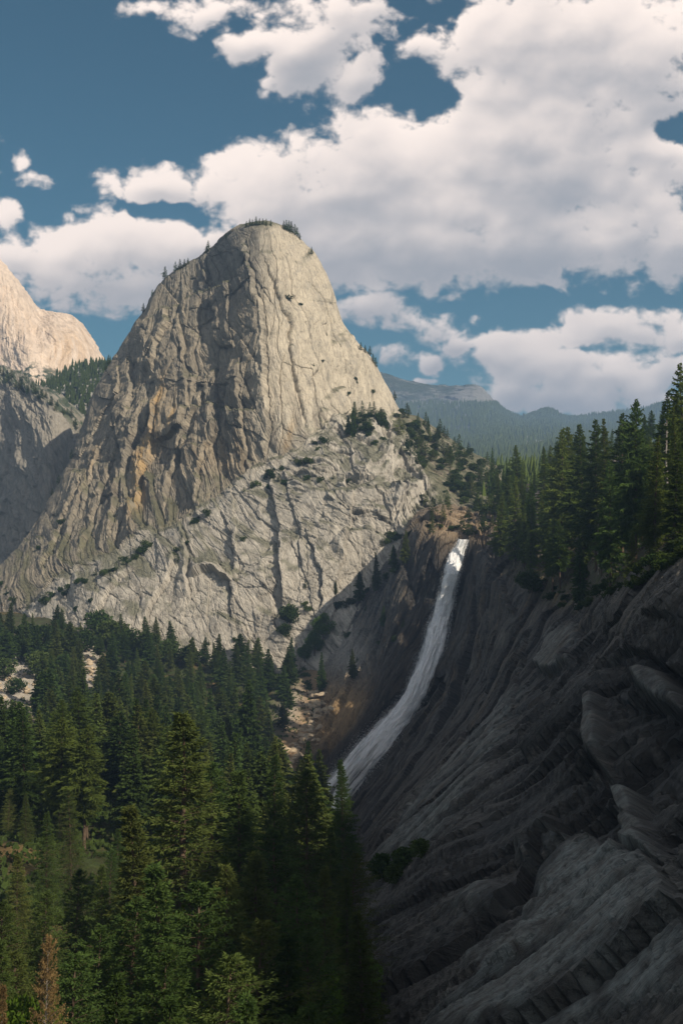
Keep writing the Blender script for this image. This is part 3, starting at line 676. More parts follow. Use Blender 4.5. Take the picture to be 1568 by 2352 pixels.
# ------------------------------------------------------------------ mountains behind
def range_net(name, rows, nu, nv, amp, sc, tint, seed, mat, veg=0.0, label=None, back=400, shift=60, noclose=False, streak=0, pale=None):
    rows = rows if noclose else closed(rows, back, shift)
    g = net(rows, nu, nv); n = normals(g); s, t = arclen(g); px, py = proj(g)
    if np.mean((n * -g).sum(-1)) < 0: n = -n
    wx = fbm2(s / sc, t / sc, 4, .5, seed) * sc * .35
    p1, c1, _ = plates((s + wx) / (sc * .7), (t + wx) / (sc * 1.2), seed); p2, c2, _ = plates((s - wx) / (sc * .25), (t + wx) / (sc * .5), seed + 1)
    d = amp * (fbm2(s / sc, t / sc, 6, .55, seed + 2) * 1.6 + p1 * .9 + p2 * .45 + fbm2(s / (sc * .3), t / sc, 4, .6, seed + 3, ridge=True) * streak)
    g2 = g + n * d[..., None]
    n2 = fbm2(s / (sc * .35), t / (sc * .35), 6, .68, seed + 5); st = fbm2(s / (sc * .12), t / (sc * 1.6), 4, .6, seed + 6)
    base = np.zeros(g.shape) + np.array(tint)
    base = mixa(base, np.array(tint) * .6, sstep(0, .35, st + .3 * n2) * .5)
    if veg is not None:
        vm = veg(px, py, n2) if callable(veg) else sstep(-veg, .25 - veg, n2)
        base = mixa(base, (.040, .055, .030), vm)
    if pale: base = pale(base, px, py, s, t, n2, st)
    base *= (1 + .2 * n2)[..., None]
    link(name, grid_mesh(name, g2, base), mat, kind='structure', **({'label': label} if label else {}))
    return g2
# the shaded shoulder at the left edge
SHOULDER = range_net('cliff_shoulder', [
 [(-420,880,2360),(-260,860,2310),(-60,850,2190),(30,862,2110),(80,885,2015),(120,905,1940),(165,955,1930),(190,975,1920),(230,1000,1960)],
 [(-420,840,2060),(-260,838,2050),(-60,842,1970),(10,854,1900),(60,878,1820),(110,905,1765),(150,938,1770),(180,968,1790),(200,985,1850)],
 [(-420,930,1960),(-260,930,1950),(-60,935,1860),(20,950,1785),(75,970,1705),(120,990,1655),(155,1010,1680),(190,1040,1730),(210,1060,1800)],
 [(-420,1080,1900),(-260,1080,1880),(-60,1085,1790),(20,1090,1720),(70,1100,1645),(115,1110,1600),(150,1130,1640),(180,1150,1700),(205,1180,1780)],
 [(-420,1230,1860),(-260,1240,1830),(-60,1250,1730),(20,1260,1660),(60,1270,1590),(100,1290,1560),(140,1310,1600),(170,1330,1660),(200,1350,1740)],
 [(-420,1400,1820),(-260,1420,1760),(-60,1440,1660),(20,1450,1590),(60,1460,1525),(100,1470,1500),(140,1480,1560),(170,1490,1620),(200,1500,1700)],
], 420, 420, 6, 60, (.235, .215, .18), 301, MAT['wall'], veg=lambda px, py, n: sstep(40, 8, py - np.interp(px, [-400, 10, 60, 110, 150, 180, 200], [840, 856, 880, 907, 940, 970, 986])) * sstep(-.2, .1, n), noclose=True, streak=.5, label='grey granite shoulder left of the dome, half in shadow')
# the great pale dome far behind, two humps
def hd(base, px, py, s, t, n2, st):
    base = mixa(base, (.42, .27, .13), np.clip(blobf(px, py, 165, 800, 60, 55) + blobf(px, py, 30, 740, 50, 60) * .4, 0, 1) * sstep(-.35, .2, st) * .55)
    return base
HALF = range_net('mountain_far_dome', [
 [(-420,600,3500),(-260,560,3450),(-120,560,3400),(-10,606,3350),(30,640,3350),(60,680,3350),(90,712,3380),(130,722,3380),(170,735,3400),(200,770,3420),(240,832,3450)],
 [(-420,590,3200),(-260,545,3150),(-120,555,3100),(-8,604,3080),(28,640,3060),(62,684,3060),(92,718,3090),(132,723,3080),(172,738,3080),(203,775,3100),(242,836,3160)],
 [(-420,700,3060),(-260,680,3020),(-120,680,2960),(-8,700,2920),(30,720,2890),(60,740,2880),(85,760,2900),(125,765,2885),(170,775,2890),(210,800,2930),(246,845,3020)],
 [(-420,820,3000),(-260,800,2940),(-120,800,2880),(-8,800,2830),(30,805,2800),(58,812,2770),(85,825,2770),(125,835,2790),(170,842,2800),(212,850,2850),(255,858,2950)],
 [(-420,900,2900),(-260,900,2850),(-120,900,2800),(-8,880,2740),(30,880,2700),(58,885,2680),(85,890,2660),(125,890,2680),(170,890,2700),(215,895,2760),(260,900,2850)],
 [(-420,1000,2700),(-260,1000,2700),(-120,1000,2650),(-8,980,2600),(30,980,2560),(58,985,2540),(85,990,2520),(125,990,2540),(170,990,2560),(215,995,2620),(260,1000,2750)],
], 420, 360, 6, 110, (.56, .46, .37), 341, MAT['far'], veg=lambda px, py, n: sstep(.0, .14, n) * sstep(840, 870, py - .25 * (px - 150)) , noclose=True, streak=.7, pale=hd, label='pale sunlit granite dome in the distance with an orange streaked face')
SADDLE = range_net('forested_slope', [
 [(60,905,2300),(110,892,2300),(160,860,2320),(200,846,2330),(250,848,2340),(300,850,2350),(400,860,2400)],
 [(60,925,2200),(115,905,2200),(160,868,2200),(200,853,2200),(250,855,2200),(300,860,2200),(400,870,2250)],
 [(60,990,2100),(115,960,2080),(160,930,2060),(200,920,2050),(250,920,2050),(300,920,2060),(400,930,2100)],
 [(60,1060,2000),(115,1040,1980),(160,1020,1960),(200,1010,1950),(250,1010,1950),(300,1010,1960),(400,1010,2000)],
], 300, 200, 8, 50, (.30, .29, .26), 361, MAT['far'], veg=.12, noclose=True, label='slope with scattered trees between two domes')
# hazy ranges at the head of the valley
RANGE1 = range_net('far_mountain', [
 [(700,880,9500),(860,862,9500),(930,878,9400),(1000,890,9400),(1080,886,9300),(1110,895,9300),(1150,945,9300),(1200,965,9500),(1260,955,9700),(1300,965,9700),(1450,955,9500),(1600,925,9500),(1900,900,9500)],
 [(700,872,9000),(860,856,9000),(930,876,8900),(1000,889,8900),(1080,884,8800),(1108,893,8700),(1148,944,8600),(1192,966,8800),(1256,949,9100),(1308,966,9100),(1450,952,9000),(1600,912,9000),(1900,880,9000)],
 [(700,930,8300),(860,925,8200),(930,930,8100),(1000,935,7900),(1080,925,7800),(1110,935,7800),(1150,960,7900),(1200,978,8000),(1260,970,8200),(1300,980,8200),(1450,970,8000),(1600,950,8000),(1900,930,8000)],
 [(700,1000,7000),(860,1000,6800),(930,1000,6600),(1000,1000,6400),(1080,1000,6300),(1110,1000,6300),(1150,1000,6200),(1200,1005,6200),(1260,1005,6200),(1300,1005,6200),(1450,1000,6100),(1600,990,6000),(1900,980,6000)],
 [(700,1060,5200),(860,1060,5000),(930,1060,4900),(1000,1060,4700),(1080,1050,4600),(1110,1050,4600),(1150,1050,4500),(1200,1045,4400),(1260,1040,4300),(1300,1040,4200),(1450,1030,4100),(1600,1020,4000),(1900,1010,4000)],
 [(700,1130,3600),(860,1130,3500),(930,1130,3400),(1000,1130,3300),(1080,1120,3200),(1110,1120,3100),(1150,1120,3000),(1200,1110,2900),(1260,1100,2800),(1300,1100,2800),(1450,1100,2700),(1600,1090,2700),(1900,1080,2700)],
], 800, 420, 14, 420, (.22, .215, .20), 381, MAT['haze_hill'], veg=lambda px, py, n: np.clip(sstep(-.40, -.05, n - .7 * blobf(px, py, 1095, 915, 58, 32) - .5 * blobf(px, py, 1230, 1020, 70, 22) - .25 * blobf(px, py, 980, 930, 80, 18)), 0, 1), noclose=True, label='hazy blue forested mountain range at the head of the valley')
PLATEAU = range_net('plateau', [[(900,1085,2500),(1100,1085,2500),(1300,1070,2500),(1500,1060,2500),(1800,1050,2500)],[(900,1100,1800),(1100,1100,1800),(1300,1090,1800),(1500,1085,1800),(1800,1070,1800)],[(980,1160,1250),(1120,1150,1200),(1250,1140,1150),(1450,1130,1150),(1800,1120,1150)],[(980,1290,1000),(1120,1290,960),(1250,1260,900),(1450,1240,880),(1800,1220,860)]], 200, 160, 5, 60, (.12, .10, .06), 391, MAT['soil'], veg=.1, noclose=True)
# sheet of country under everything, out to the horizon
gx, gy = np.meshgrid(np.linspace(-14000, 14000, 120), np.linspace(-3000, 24000, 120))
gz = -330 + fbm2(gx / 2500, gy / 2500, 4, .5, 401) * 120 + 0 * gx
link('terrain', grid_mesh('terrain', np.stack([gx, gy, gz], -1), np.zeros(gx.shape + (3,)) + np.array([.06, .07, .04])), MAT['haze_hill'], kind='structure')
print('land', time.time() - T0)
# ------------------------------------------------------------------ surfaces to stand things on
from mathutils.bvhtree import BVHTree
def bvh(gs, step):
    co, pol, off = [], [], 0
    for g in gs:
        a = g[::step, ::step]; q = grid_quads(a.shape[0], a.shape[1]) + off
        co.append(a.reshape(-1, 3)); pol.append(q); off += a.shape[0] * a.shape[1]
    return BVHTree.FromPolygons(np.concatenate(co).tolist(), np.concatenate(pol).tolist())
B_DOME = bvh([DOME_G], 3); B_GORGE = bvh([GORGE_G], 3); B_FLOOR = bvh([FG], 3); B_SHOULDER = bvh([SHOULDER], 3)
B_ALL = (B_DOME, B_GORGE, B_FLOOR, B_SHOULDER)
def hit(px, py, trees=B_ALL):
    d = Vector(P(px, py, 1000.0)).normalized(); best = None
    for b in trees:
        l, n, i, dist = b.ray_cast(Vector((0, 0, 0)), d)
        if l is not None and (best is None or dist < best[1]): best = (l, dist, n)
    return best
def drop(x, y, trees=(B_FLOOR, B_GORGE)):
    best = None
    for b in trees:
        l, n, i, dist = b.ray_cast(Vector((x, y, 900)), Vector((0, 0, -1)))
        if l is not None and (best is None or l.z > best): best = l.z
    return best if best is not None else floor_z(np.array(x), np.array(y)).item()
# ------------------------------------------------------------------ the waterfall
FL = [(1050,1238),(1037,1262),(1024,1290),(1012,1330),(1003,1370),(990,1410),(978,1440),(970,1480),(948,1535),(925,1590),(886,1638),(828,1693),(780,1752),(738,1800),(722,1850)]
FR = [(1078,1240),(1070,1262),(1062,1295),(1053,1330),(1044,1370),(1038,1410),(1032,1450),(1022,1490),(1004,1540),(978,1600),(942,1660),(902,1718),(858,1772),(812,1830),(786,1880)]
def build_fall():
    L, Rr = cr(np.array(FL, float), 420), cr(np.array(FR, float), 420)
    nu, nv = 90, 420
    g = np.zeros((nv, nu, 3)); cen = []
    for j in range(nv):
        m = (L[j] + Rr[j]) / 2
        hs = [hit(m[0] + k * (Rr[j][0] - L[j][0]), m[1] + k * (Rr[j][1] - L[j][1]), (B_GORGE,)) for k in (-.3, 0, .3)]
        ys = [h[0].y for h in hs if h]
        cen.append(min(ys) if ys else (cen[-1] if cen else 860))
    c = np.array(cen); k = 41; c = np.convolve(np.pad(c, (20, 20), mode='edge'), np.ones(k) / k, 'valid')
    for j in range(nv):
        for i in range(nu):
            u = i / (nu - 1)
            bulge = 6.0 * (1 - (2 * u - 1) ** 2) ** .6 + 1.5
            q = L[j] + (Rr[j] - L[j]) * u
            g[j, i] = P(q[0], q[1], c[j] - bulge + (9 if i in (0, nu - 1) else 0))
    s, t = arclen(g); n = normals(g)
    if np.mean((n * -g).sum(-1)) < 0: n = -n
    v = np.linspace(0, 1, nv)[:, None] * np.ones((1, nu)); u = np.linspace(0, 1, nu)[None, :] * np.ones((nv, 1))
    wid = np.linalg.norm(g[:, -1] - g[:, 0], axis=1)[:, None]
    S = (u - .5) * wid
    fl = fbm2(S / 1.6 + fbm2(S / 8, t / 20, 3, .5, 503) * 1.2, t / 26, 5, .62, 501); bil = fbm2(S / 4.5, t / 9, 4, .55, 507)
    edge = np.clip(np.minimum(u, 1 - u) / .06, 0, 1)
    g = g + n * ((fl * 1.1 + bil * 1.5) * edge)[..., None]
    low = sstep(.60, .9, v)
    gap = sstep(.02, .40, fbm2(S / 2.6, t / 34, 4, .6, 511) + .10 * low - .02) * (low * .9) + sstep(.05, .3, fbm2(S / 2.2, t / 16, 3, .6, 517)) * sstep(.14, .04, v) * .8
    gap = gap + .9 * np.exp(-(((u - .62) / .13) ** 2 + ((v - .875) / .045) ** 2)) + .7 * np.exp(-(((u - .35) / .07) ** 2 + ((v - .93) / .05) ** 2))
    gap = gap + sstep(.12, .34, fbm2(S / 1.3, t / 12, 4, .65, 531)) * .35
    ew = .14 + .08 * np.clip(fbm2(S * 0 + t / 6, u * 0 + (u > .5) * 9.0, 4, .6, 521) + .5, 0, 1.5)
    al = sstep(0, 1, np.minimum(u, 1 - u) / ew + fl * .9) * np.clip(1 - gap * .6, 0, 1)
    return g, al, fl
WG, WA, WFl = build_fall()
m, nt, out = new_mat('falling_water')
af = X(nt, nd(nt, 'ShaderNodeAttribute', attribute_name='cover').outputs['Fac']); ff = X(nt, nd(nt, 'ShaderNodeAttribute', attribute_name='flow').outputs['Fac'])
wc = mixc(nt, ff.step(-.45, .35, 'LINEAR'), (.86, .90, .92), (.98, .985, .99))
dsh = nd(nt, 'ShaderNodeBsdfDiffuse', {'Color': wc}); tsh = nd(nt, 'ShaderNodeBsdfTranslucent', {'Color': wc}); tr = nd(nt, 'ShaderNodeBsdfTransparent')
w1 = nd(nt, 'ShaderNodeMixShader', {0: .3, 1: dsh.outputs[0], 2: tsh.outputs[0]}); w2 = nd(nt, 'ShaderNodeMixShader', {0: af, 1: tr.outputs[0], 2: w1.outputs[0]})
nt.links.new(w2.outputs[0], out.inputs[0]); MAT['water'] = m
link('waterfall', grid_mesh('waterfall', WG, None, True, {'cover': WA, 'flow': WFl}), MAT['water'], kind='structure', label='long white waterfall sliding down the dark cliff into the trees')
print('water', time.time() - T0)

def spray():
    r = np.random.default_rng(9); nv, nu = WG.shape[:2]; n = 16000
    j = (r.random(n) ** .8 * (nv - 1)).astype(int); side = r.random(n); u = np.where(side < .5, r.random(n) ** 2 * .16, 1 - r.random(n) ** 2 * .16); u = np.where(r.random(n) < .25, r.random(n), u)
    c = WG[j, (u * (nu - 1)).astype(int)]; f = j / nv
    c = c + r.normal(0, 1, (n, 3)) * np.array([1.1, 1.0, 1.6]) * (.5 + 1.0 * f)[:, None] + np.array([0, -1.2, 0])
    d = r.normal(0, 1, (n, 3)); d[:, 2] -= 1.6; d /= np.linalg.norm(d, axis=1, keepdims=True); e = np.cross(d, r.normal(0, 1, (n, 3))); e /= np.linalg.norm(e, axis=1, keepdims=True)
    L = (.2 + .7 * r.random(n) ** 2)[:, None]; w = .13 + .12 * r.random(n)[:, None]
    return mesh_raw('water_spray', np.stack([c, c + d * L * .5 + e * w, c + d * L, c + d * L * .5 - e * w], 1), quads=np.arange(n * 4).reshape(n, 4))
m, nt, out = new_mat('spray_droplets')
a_ = nd(nt, 'ShaderNodeBsdfDiffuse', {'Color': (.9, .93, .95, 1)}); b_ = nd(nt, 'ShaderNodeBsdfTranslucent', {'Color': (.9, .93, .95, 1)}); c_ = nd(nt, 'ShaderNodeBsdfTransparent')
e_ = nd(nt, 'ShaderNodeMixShader', {0: .5, 1: a_.outputs[0], 2: b_.outputs[0]}); f_ = nd(nt, 'ShaderNodeMixShader', {0: .55, 1: c_.outputs[0], 2: e_.outputs[0]}); nt.links.new(f_.outputs[0], out.inputs[0])
link('water_spray', spray(), m, kind='stuff')
# ------------------------------------------------------------------ plants: meshes
class Acc:
    def __init__(s): s.v = []; s.q = []; s.n = 0
    def quads(s, pts):                      # pts (k,4,3)
        k = len(pts); s.v.append(pts.reshape(-1, 3)); s.q.append(np.arange(k * 4).reshape(k, 4) + s.n); s.n += k * 4
    def tube(s, path, rad, sides=5):
        path = np.asarray(path, float); k = len(path)
        a = np.linspace(0, 2 * np.pi, sides, endpoint=False)
        tan = np.gradient(path, axis=0); tan /= np.linalg.norm(tan, axis=1, keepdims=True) + 1e-9
        ref = np.where(np.abs(tan[:, 2:3]) > .9, np.array([[1., 0, 0]]), np.array([[0, 0, 1.]]))
        b1 = np.cross(tan, ref); b1 /= np.linalg.norm(b1, axis=1, keepdims=True) + 1e-9; b2 = np.cross(tan, b1)
        ring = path[:, None] + (b1[:, None] * np.cos(a)[None, :, None] + b2[:, None] * np.sin(a)[None, :, None]) * np.asarray(rad)[:, None, None]
        i = np.arange(k * sides).reshape(k, sides) + s.n
        s.v.append(ring.reshape(-1, 3)); s.n += k * sides
        s.q.append(np.stack([i[:-1], np.roll(i, -1, 1)[:-1], np.roll(i, -1, 1)[1:], i[1:]], -1).reshape(-1, 4))
    def mesh(s, name, smooth=False): return mesh_raw(name, np.concatenate(s.v), quads=np.concatenate(s.q), smooth=smooth)
def unit(v): return v / (np.linalg.norm(v, axis=-1, keepdims=True) + 1e-9)
def kites(org, dirs, lens, wid, r, droop=0.0):
    """Leafy sprays: narrow kites of given length from points org along dirs, rolled at random."""
    k = len(org)
    rv = unit(r.normal(size=(k, 3))); side = unit(np.cross(dirs, rv))
    mid = org + dirs * (lens * .45)[:, None]; tip = org + dirs * lens[:, None]; tip[:, 2] -= droop * lens
    w = (wid * (.7 + .6 * r.random(k)))[:, None]
    return np.stack([org, mid + side * w, tip, mid - side * w], 1)
def conifer(seed, h=36, rad=4.6, base=.12, whorls=30, per=7, sprays=9, needle=1.0, sub=0, taper=.85, ragged=.25, droop=.18, gap=0.0, lean=0.0, top=.0, kw=1.0):
    r = np.random.default_rng(seed)
    tr = Acc(); zs = np.linspace(0, 1, 12)
    bend = np.stack([np.cumsum(r.normal(0, .05, 12)) + lean * zs ** 2 * h * .1, np.cumsum(r.normal(0, .05, 12)), zs * h], 1)
    tr.tube(bend, .022 * h * (1 - zs) ** .8 * .62 + .03, 8)
    fo = Acc(); allq = []
    def trunk(z): return np.stack([np.interp(z, zs * h, bend[:, 0]), np.interp(z, zs * h, bend[:, 1]), z], -1)
    side_ph = r.random() * 6.28
    hw = base + (1 - base) * (np.linspace(0, 1, whorls) ** .92)
    for i, f in enumerate(hw):
        q = (f - base) / (1 - base)
        prof = min(1, (q + .10) / .30) * (1 - q) ** taper + .035 + top * (q > .85) * .05
        nb = max(3, int(per * (1 - .4 * q) + .5))
        a0 = r.random() * 6.28
        for b in range(nb):
            if r.random() < gap * (1 - q): continue
            az = a0 + b * 2 * np.pi / nb + r.normal(0, .25)
            L = rad * prof * (1 + r.normal(0, ragged)) * (1 + .18 * np.cos(az - side_ph)); L = max(L, .25)
            z0 = f * h + r.normal(0, h * .006)
            el = .55 * q ** 1.5 - .10 * (1 - q) + r.normal(0, .08)
            d = np.array([np.cos(az) * np.cos(el), np.sin(az) * np.cos(el), np.sin(el)])
            o = trunk(np.array(z0))
            n = max(3, int(sprays * (.45 + .55 * L / rad)))
            t = np.linspace(.12, 1, n) ** .85
            pts = o + d[None] * (t * L)[:, None]; pts[:, 2] -= droop * L * t ** 2 * (1 - .5 * q) - .10 * L * np.maximum(t - .7, 0)
            if L > 1.2 and (sub or i % 3 == 0): fo_br = tr.tube(np.vstack([o[None], pts[::max(1, n // 3)]]), np.linspace(.035 + .008 * L, .012, len(pts[::max(1, n // 3)]) + 1), 3)
            lat = unit(np.cross(d, [0, 0, 1.0]))
            for sgn in (-1, 1):
                dirs = unit(d[None] * (.75 + .4 * t)[:, None] + lat[None] * sgn * (1.05 - .7 * t)[:, None] + r.normal(0, .16, (n, 3)) + np.array([0, 0, -.12]))
                ln = (.20 + .26 * (1 - t)) * L * (.8 + .5 * r.random(n)) + .30 * needle
                allq.append((pts + r.normal(0, .05, (n, 3)), dirs, ln))
    # leader
    k = 6; oz = np.linspace(h * .955, h * 1.0, k)
    allq.append((trunk(oz), unit(np.c_[r.normal(0, .5, k), r.normal(0, .5, k), np.full(k, 1.0)]), np.full(k, .03 * h * .6)))
    O = np.concatenate([a[0] for a in allq]); D = np.concatenate([a[1] for a in allq]); Ln = np.concatenate([a[2] for a in allq])
    if not sub:
        fo.quads(kites(O, D, Ln * (.6 + .5 * kw), np.minimum(.17 * Ln + .10 * needle, .55 * needle) * kw, r, .12))
        # hanging short twigs give the boughs body
        m = r.random(len(O)) < .6
        D2 = unit(D[m] * .5 + r.normal(0, .45, (m.sum(), 3)) + np.array([0, 0, -.35]))
        fo.quads(kites(O[m] + D[m] * (Ln[m] * .4)[:, None], D2, Ln[m] * .6 + .2 * needle, np.full(m.sum(), .20 * needle) * kw, r))
    else:
        for j in range(sub):
            f = r.random(len(O)); oo = O + D * (Ln * f)[:, None] * .95
            lat = unit(np.cross(D, [0, 0, 1.0])) * np.where(r.random(len(O)) < .5, 1, -1)[:, None]
            D2 = unit(D * .8 + lat * (.65 * (1 - f))[:, None] + r.normal(0, .30, D.shape) + np.array([0, 0, -.10]))
            ll = (.35 + .5 * r.random(len(O))) * needle * .75
            fo.quads(kites(oo, D2, ll, np.full(len(O), .07 * needle), r, .08))
    return tr.mesh('trunk', True), fo.mesh('crown')
def clumps(r, cents, rads, n, size, elong=1.6, up=.15):
    fo = []
    for c, rr in zip(cents, rads):
        k = int(n * (rr / np.mean(rads)) ** 2) + 3
        d = unit(r.normal(size=(k, 3))); q = rr * (.55 + .5 * r.random(k) ** .5)
        lump = 1 + .25 * np.sin(d[:, 0] * 5 + c[0]) * np.sin(d[:, 1] * 6 + c[1])
        o = np.asarray(c) + d * (q * lump)[:, None] * np.array([1, 1, .82])
        dirs = unit(d * .7 + r.normal(0, .6, (k, 3)) + np.array([0, 0, up]))
        ll = size * (.7 + .7 * r.random(k))
        fo.append(kites(o, dirs, ll, ll * .5 / elong * 1.3, r))
    return np.concatenate(fo)
def shrub_mesh(seed, w=3.0, h=2.4, n=90, size=.42, lumps=9):
    r = np.random.default_rng(seed)
    c = np.c_[r.normal(0, w * .30, lumps), r.normal(0, w * .30, lumps), np.abs(r.normal(h * .42, h * .20, lumps))]; rad = w * (.17 + .14 * r.random(lumps))
    st = Acc()
    for k in range(5):
        e = c[r.integers(lumps)]; st.tube([(0, 0, -.4), (e[0] * .4, e[1] * .4, e[2] * .5), tuple(e)], [.09, .06, .02], 4)
    fo = Acc(); fo.quads(clumps(r, c, rad, n, size))
    return st.mesh('stem'), fo.mesh('foliage')
def broad_mesh(seed, h=13, w=9, lumps=26, n=240, size=.42):
    r = np.random.default_rng(seed)
    tr = Acc(); tr.tube([(0, 0, -1), (.1, .1, h * .3), (.3, 0, h * .55), (.2, .2, h * .9)], [.32, .26, .16, .04], 7)
    c = []
    for i in range(lumps):
        f = (i + .5) / lumps; z = h * (.32 + .62 * f); rr = w * .5 * math.sin(math.pi * (.25 + .68 * f)) * (.45 + .6 * r.random()); a = r.random() * 6.28
        c.append((rr * math.cos(a), rr * math.sin(a), z)); tr.tube([(.15, .1, z - h * .16), (c[-1][0] * .5, c[-1][1] * .5, z - h * .06), c[-1]], [.09, .06, .02], 4)
    fo = Acc(); fo.quads(clumps(r, np.array(c), w * (.13 + .10 * r.random(lumps)), n, size))
    return tr.mesh('trunk', True), fo.mesh('crown')
def snag_mesh(seed, h=22):
    r = np.random.default_rng(seed); tr = Acc(); br = Acc()
    z = np.linspace(0, 1, 9); tr.tube(np.c_[np.cumsum(r.normal(0, .08, 9)), np.cumsum(r.normal(0, .08, 9)), z * h], .28 * (1 - z) ** .7 + .04, 7)
    for i in range(46):
        f = .25 + .72 * r.random(); a = r.random() * 6.28; L = 2.6 * (1.1 - f) * (.4 + r.random()) + .3
        d = np.array([math.cos(a), math.sin(a), r.normal(-.05, .25)])
        o = np.array([0, 0, f * h]); br.tube([o, o + d * L * .5, o + d * L + np.array([0, 0, .15 * L])], [.07, .045, .012], 3)
    return tr.mesh('trunk', True), br.mesh('branch_tangle')
def thing(name, label, cat, group=None, loc=(0, 0, 0), rz=0, sc=1.0):
    o = bpy.data.objects.new(name, None); COL.objects.link(o); o.location = loc; o.rotation_euler = (0, 0, rz)
    o.scale = (sc, sc, sc) if isinstance(sc, (int, float)) else sc
    o.empty_display_size = .1; o['label'] = label; o['category'] = cat
    if group: o['group'] = group
    return o
_mats_set = set()
def plant(name, label, cat, group, loc, rz, sc, parts):
    """parts: list of (child name, mesh, material). Meshes are shared between copies."""
    r_ = thing(name, label, cat, group, loc, rz, sc)
    for pn, me, mt in parts:
        if not me.materials: me.materials.append(MAT[mt])
        c = bpy.data.objects.new(pn, me); COL.objects.link(c); c.parent = r_
    return r_
FIR = [conifer(10 + i, 36, 4.9 + .5 * (i % 3), (.06, .12, .20, .10, .28, .08)[i % 6], 34, 8, 9, 1.5, 0, (.80, .95, .7, 1.05, .75, .9)[i % 6], .20, .22, (0, .08, .2, 0, .25, .1)[i % 6], lean=(i % 3 - 1) * .3) for i in range(7)]
PINE = [conifer(40 + i, 34, 4.6 + .5 * (i % 3), (.08, .14, .24, .06, .18, .3)[i], 40, 9, 17, 1.0, 0, (.78, .7, .75, .95, .65, .7)[i], .28, .18, (.10, .2, .25, .05, .15, .3)[i], lean=(i % 3 - 1) * .4, kw=.5) for i in range(6)]
NEAR = [conifer(70 + i, 42, (6.6, 7.6, 6.2, 7.2)[i], (.03, .08, .03, .14)[i], (58, 50, 62, 46)[i], 10, 15, 1.0, 4, (.85, .62, 1.0, .55)[i], (.18, .30, .2, .36)[i], (.2, .14, .24, .12)[i], (.05, .14, .05, .2)[i], lean=(0, .4, -.3, .5)[i]) for i in range(4)]
SMALL = [conifer(90 + i, 12, 2.6, .04, 13, 6, 5, 1.0, 0, .8, .28, .15, .1) for i in range(4)]
SHR = [shrub_mesh(110 + i, 3.2, 2.6) for i in range(5)]
BROAD = [broad_mesh(130, 15, 11, 40, 700, .26), broad_mesh(131, 12, 9), broad_mesh(132, 13, 8, 30, 700, .22)]
OAK = [broad_mesh(140 + i, 12, 11, 22, 70, 1.0) for i in range(4)]
SNAG = [snag_mesh(150), snag_mesh(151)]
print('plant meshes', time.time() - T0, [len(a[1].polygons) for a in (FIR[0], PINE[0], NEAR[0], SMALL[0], SHR[0])])
# ------------------------------------------------------------------ placing the plants
pr = random.Random(5)
def stand(proto, name, label, cat, group, co, height, ref_h, mats, wide=1.0):
    k = height / ref_h
    return plant(name, label, cat, group, (co[0], co[1], co[2] - .6), pr.random() * 6.28, (k * wide, k * wide, k), [(a, b, c) for (a, b), c in zip(proto, mats)])
def parts(m, a='trunk', b='crown'): return [(a, m[0]), (b, m[1])]
G_VAL = 'firs of the valley forest below the dome'; G_NEAR = 'big firs in the foreground of the valley'; G_PL = 'pines on the shelf right of the waterfall'
L_VAL = 'dark green fir packed in the valley forest below the granite dome'
placed = []
def ok(x, y, dmin):
    for (a, b) in placed:
        if (a - x) ** 2 + (b - y) ** 2 < dmin * dmin: return False
    placed.append((x, y)); return True
def fir_at(px, top, Y, label, kind='fir', wide=1.0, name='fir_tree', hmin=14, group=G_VAL, idx=None, cat='tree', bark='bark'):
    x, _, zt = P(px, top, Y); z0 = drop(x, Y); h = max(hmin, zt - z0); placed.append((x, Y))
    bank = {'fir': FIR, 'near': NEAR, 'pine': PINE, 'deadfir': FIR, 'deadnear': NEAR}[kind]; ref = {'fir': 36, 'near': 42, 'pine': 34, 'deadfir': 36, 'deadnear': 42}[kind]
    m = bank[(idx if idx is not None else pr.randrange(len(bank))) % len(bank)]
    if kind.startswith('dead'): m = tuple(me.copy() for me in m); m[0].materials.clear(); m[1].materials.clear()
    mats = {'fir': ('bark', 'fir'), 'near': ('bark', 'fir'), 'pine': (bark, 'pine'), 'deadfir': ('greybark', 'dead'), 'deadnear': ('greybark', 'dead')}[kind]
    return stand(parts(m), name, label, cat, group, (x, Y, z0), h, ref, mats, wide * (.82 if kind == 'pine' else 1))
# --- foreground
fir_at(421, 1640, 185, 'tallest dark fir in the middle of the foreground, its spire above the other crowns', 'near', 1.25, group=G_NEAR, idx=0)
fir_at(490, 1750, 215, 'fir with a paler top just right of the tallest dark foreground fir', 'near', 1.0, group=G_NEAR, idx=1)
fir_at(552, 1775, 200, 'broad foreground fir standing below the orange boulder gully', 'near', 1.1, group=G_NEAR, idx=2)
fir_at(630, 1735, 300, 'slim fir rising against the lit boulders of the gully', 'near', .9, group=G_NEAR, idx=0)
fir_at(706, 1765, 235, 'pointed fir just left of the foot of the waterfall', 'near', 1.0, group=G_NEAR, idx=1)
fir_at(790, 1745, 330, 'fir standing in front of the foot of the waterfall', 'near', 1.0, group=G_NEAR, idx=2)
fir_at(333, 1850, 165, 'wide dark fir low in the foreground, left of the tallest one', 'near', 1.15, group=G_NEAR, idx=2)
fir_at(165, 1812, 300, 'pale green fir rising above its neighbours beside the clearing', 'near', .85, group=G_NEAR, idx=1)
fir_at(108, 1862, 270, 'round shouldered fir near the orange patch of bare ground', 'near', 1.0, group=G_NEAR, idx=0)
fir_at(208, 1692, 445, 'slender fir with a long bare trunk at the edge of the clearing', 'fir', .55, group=G_VAL, idx=4)
fir_at(573, 1566, 600, 'tall fir with a bare lower trunk beside the boulder gully', 'fir', .85, group=G_VAL, idx=4)
fir_at(98, 2150, 118, 'dead fir with orange brown needles at the bottom of the view', 'deadnear', .38, group=None, name='dead_fir_tree', hmin=24, idx=1)
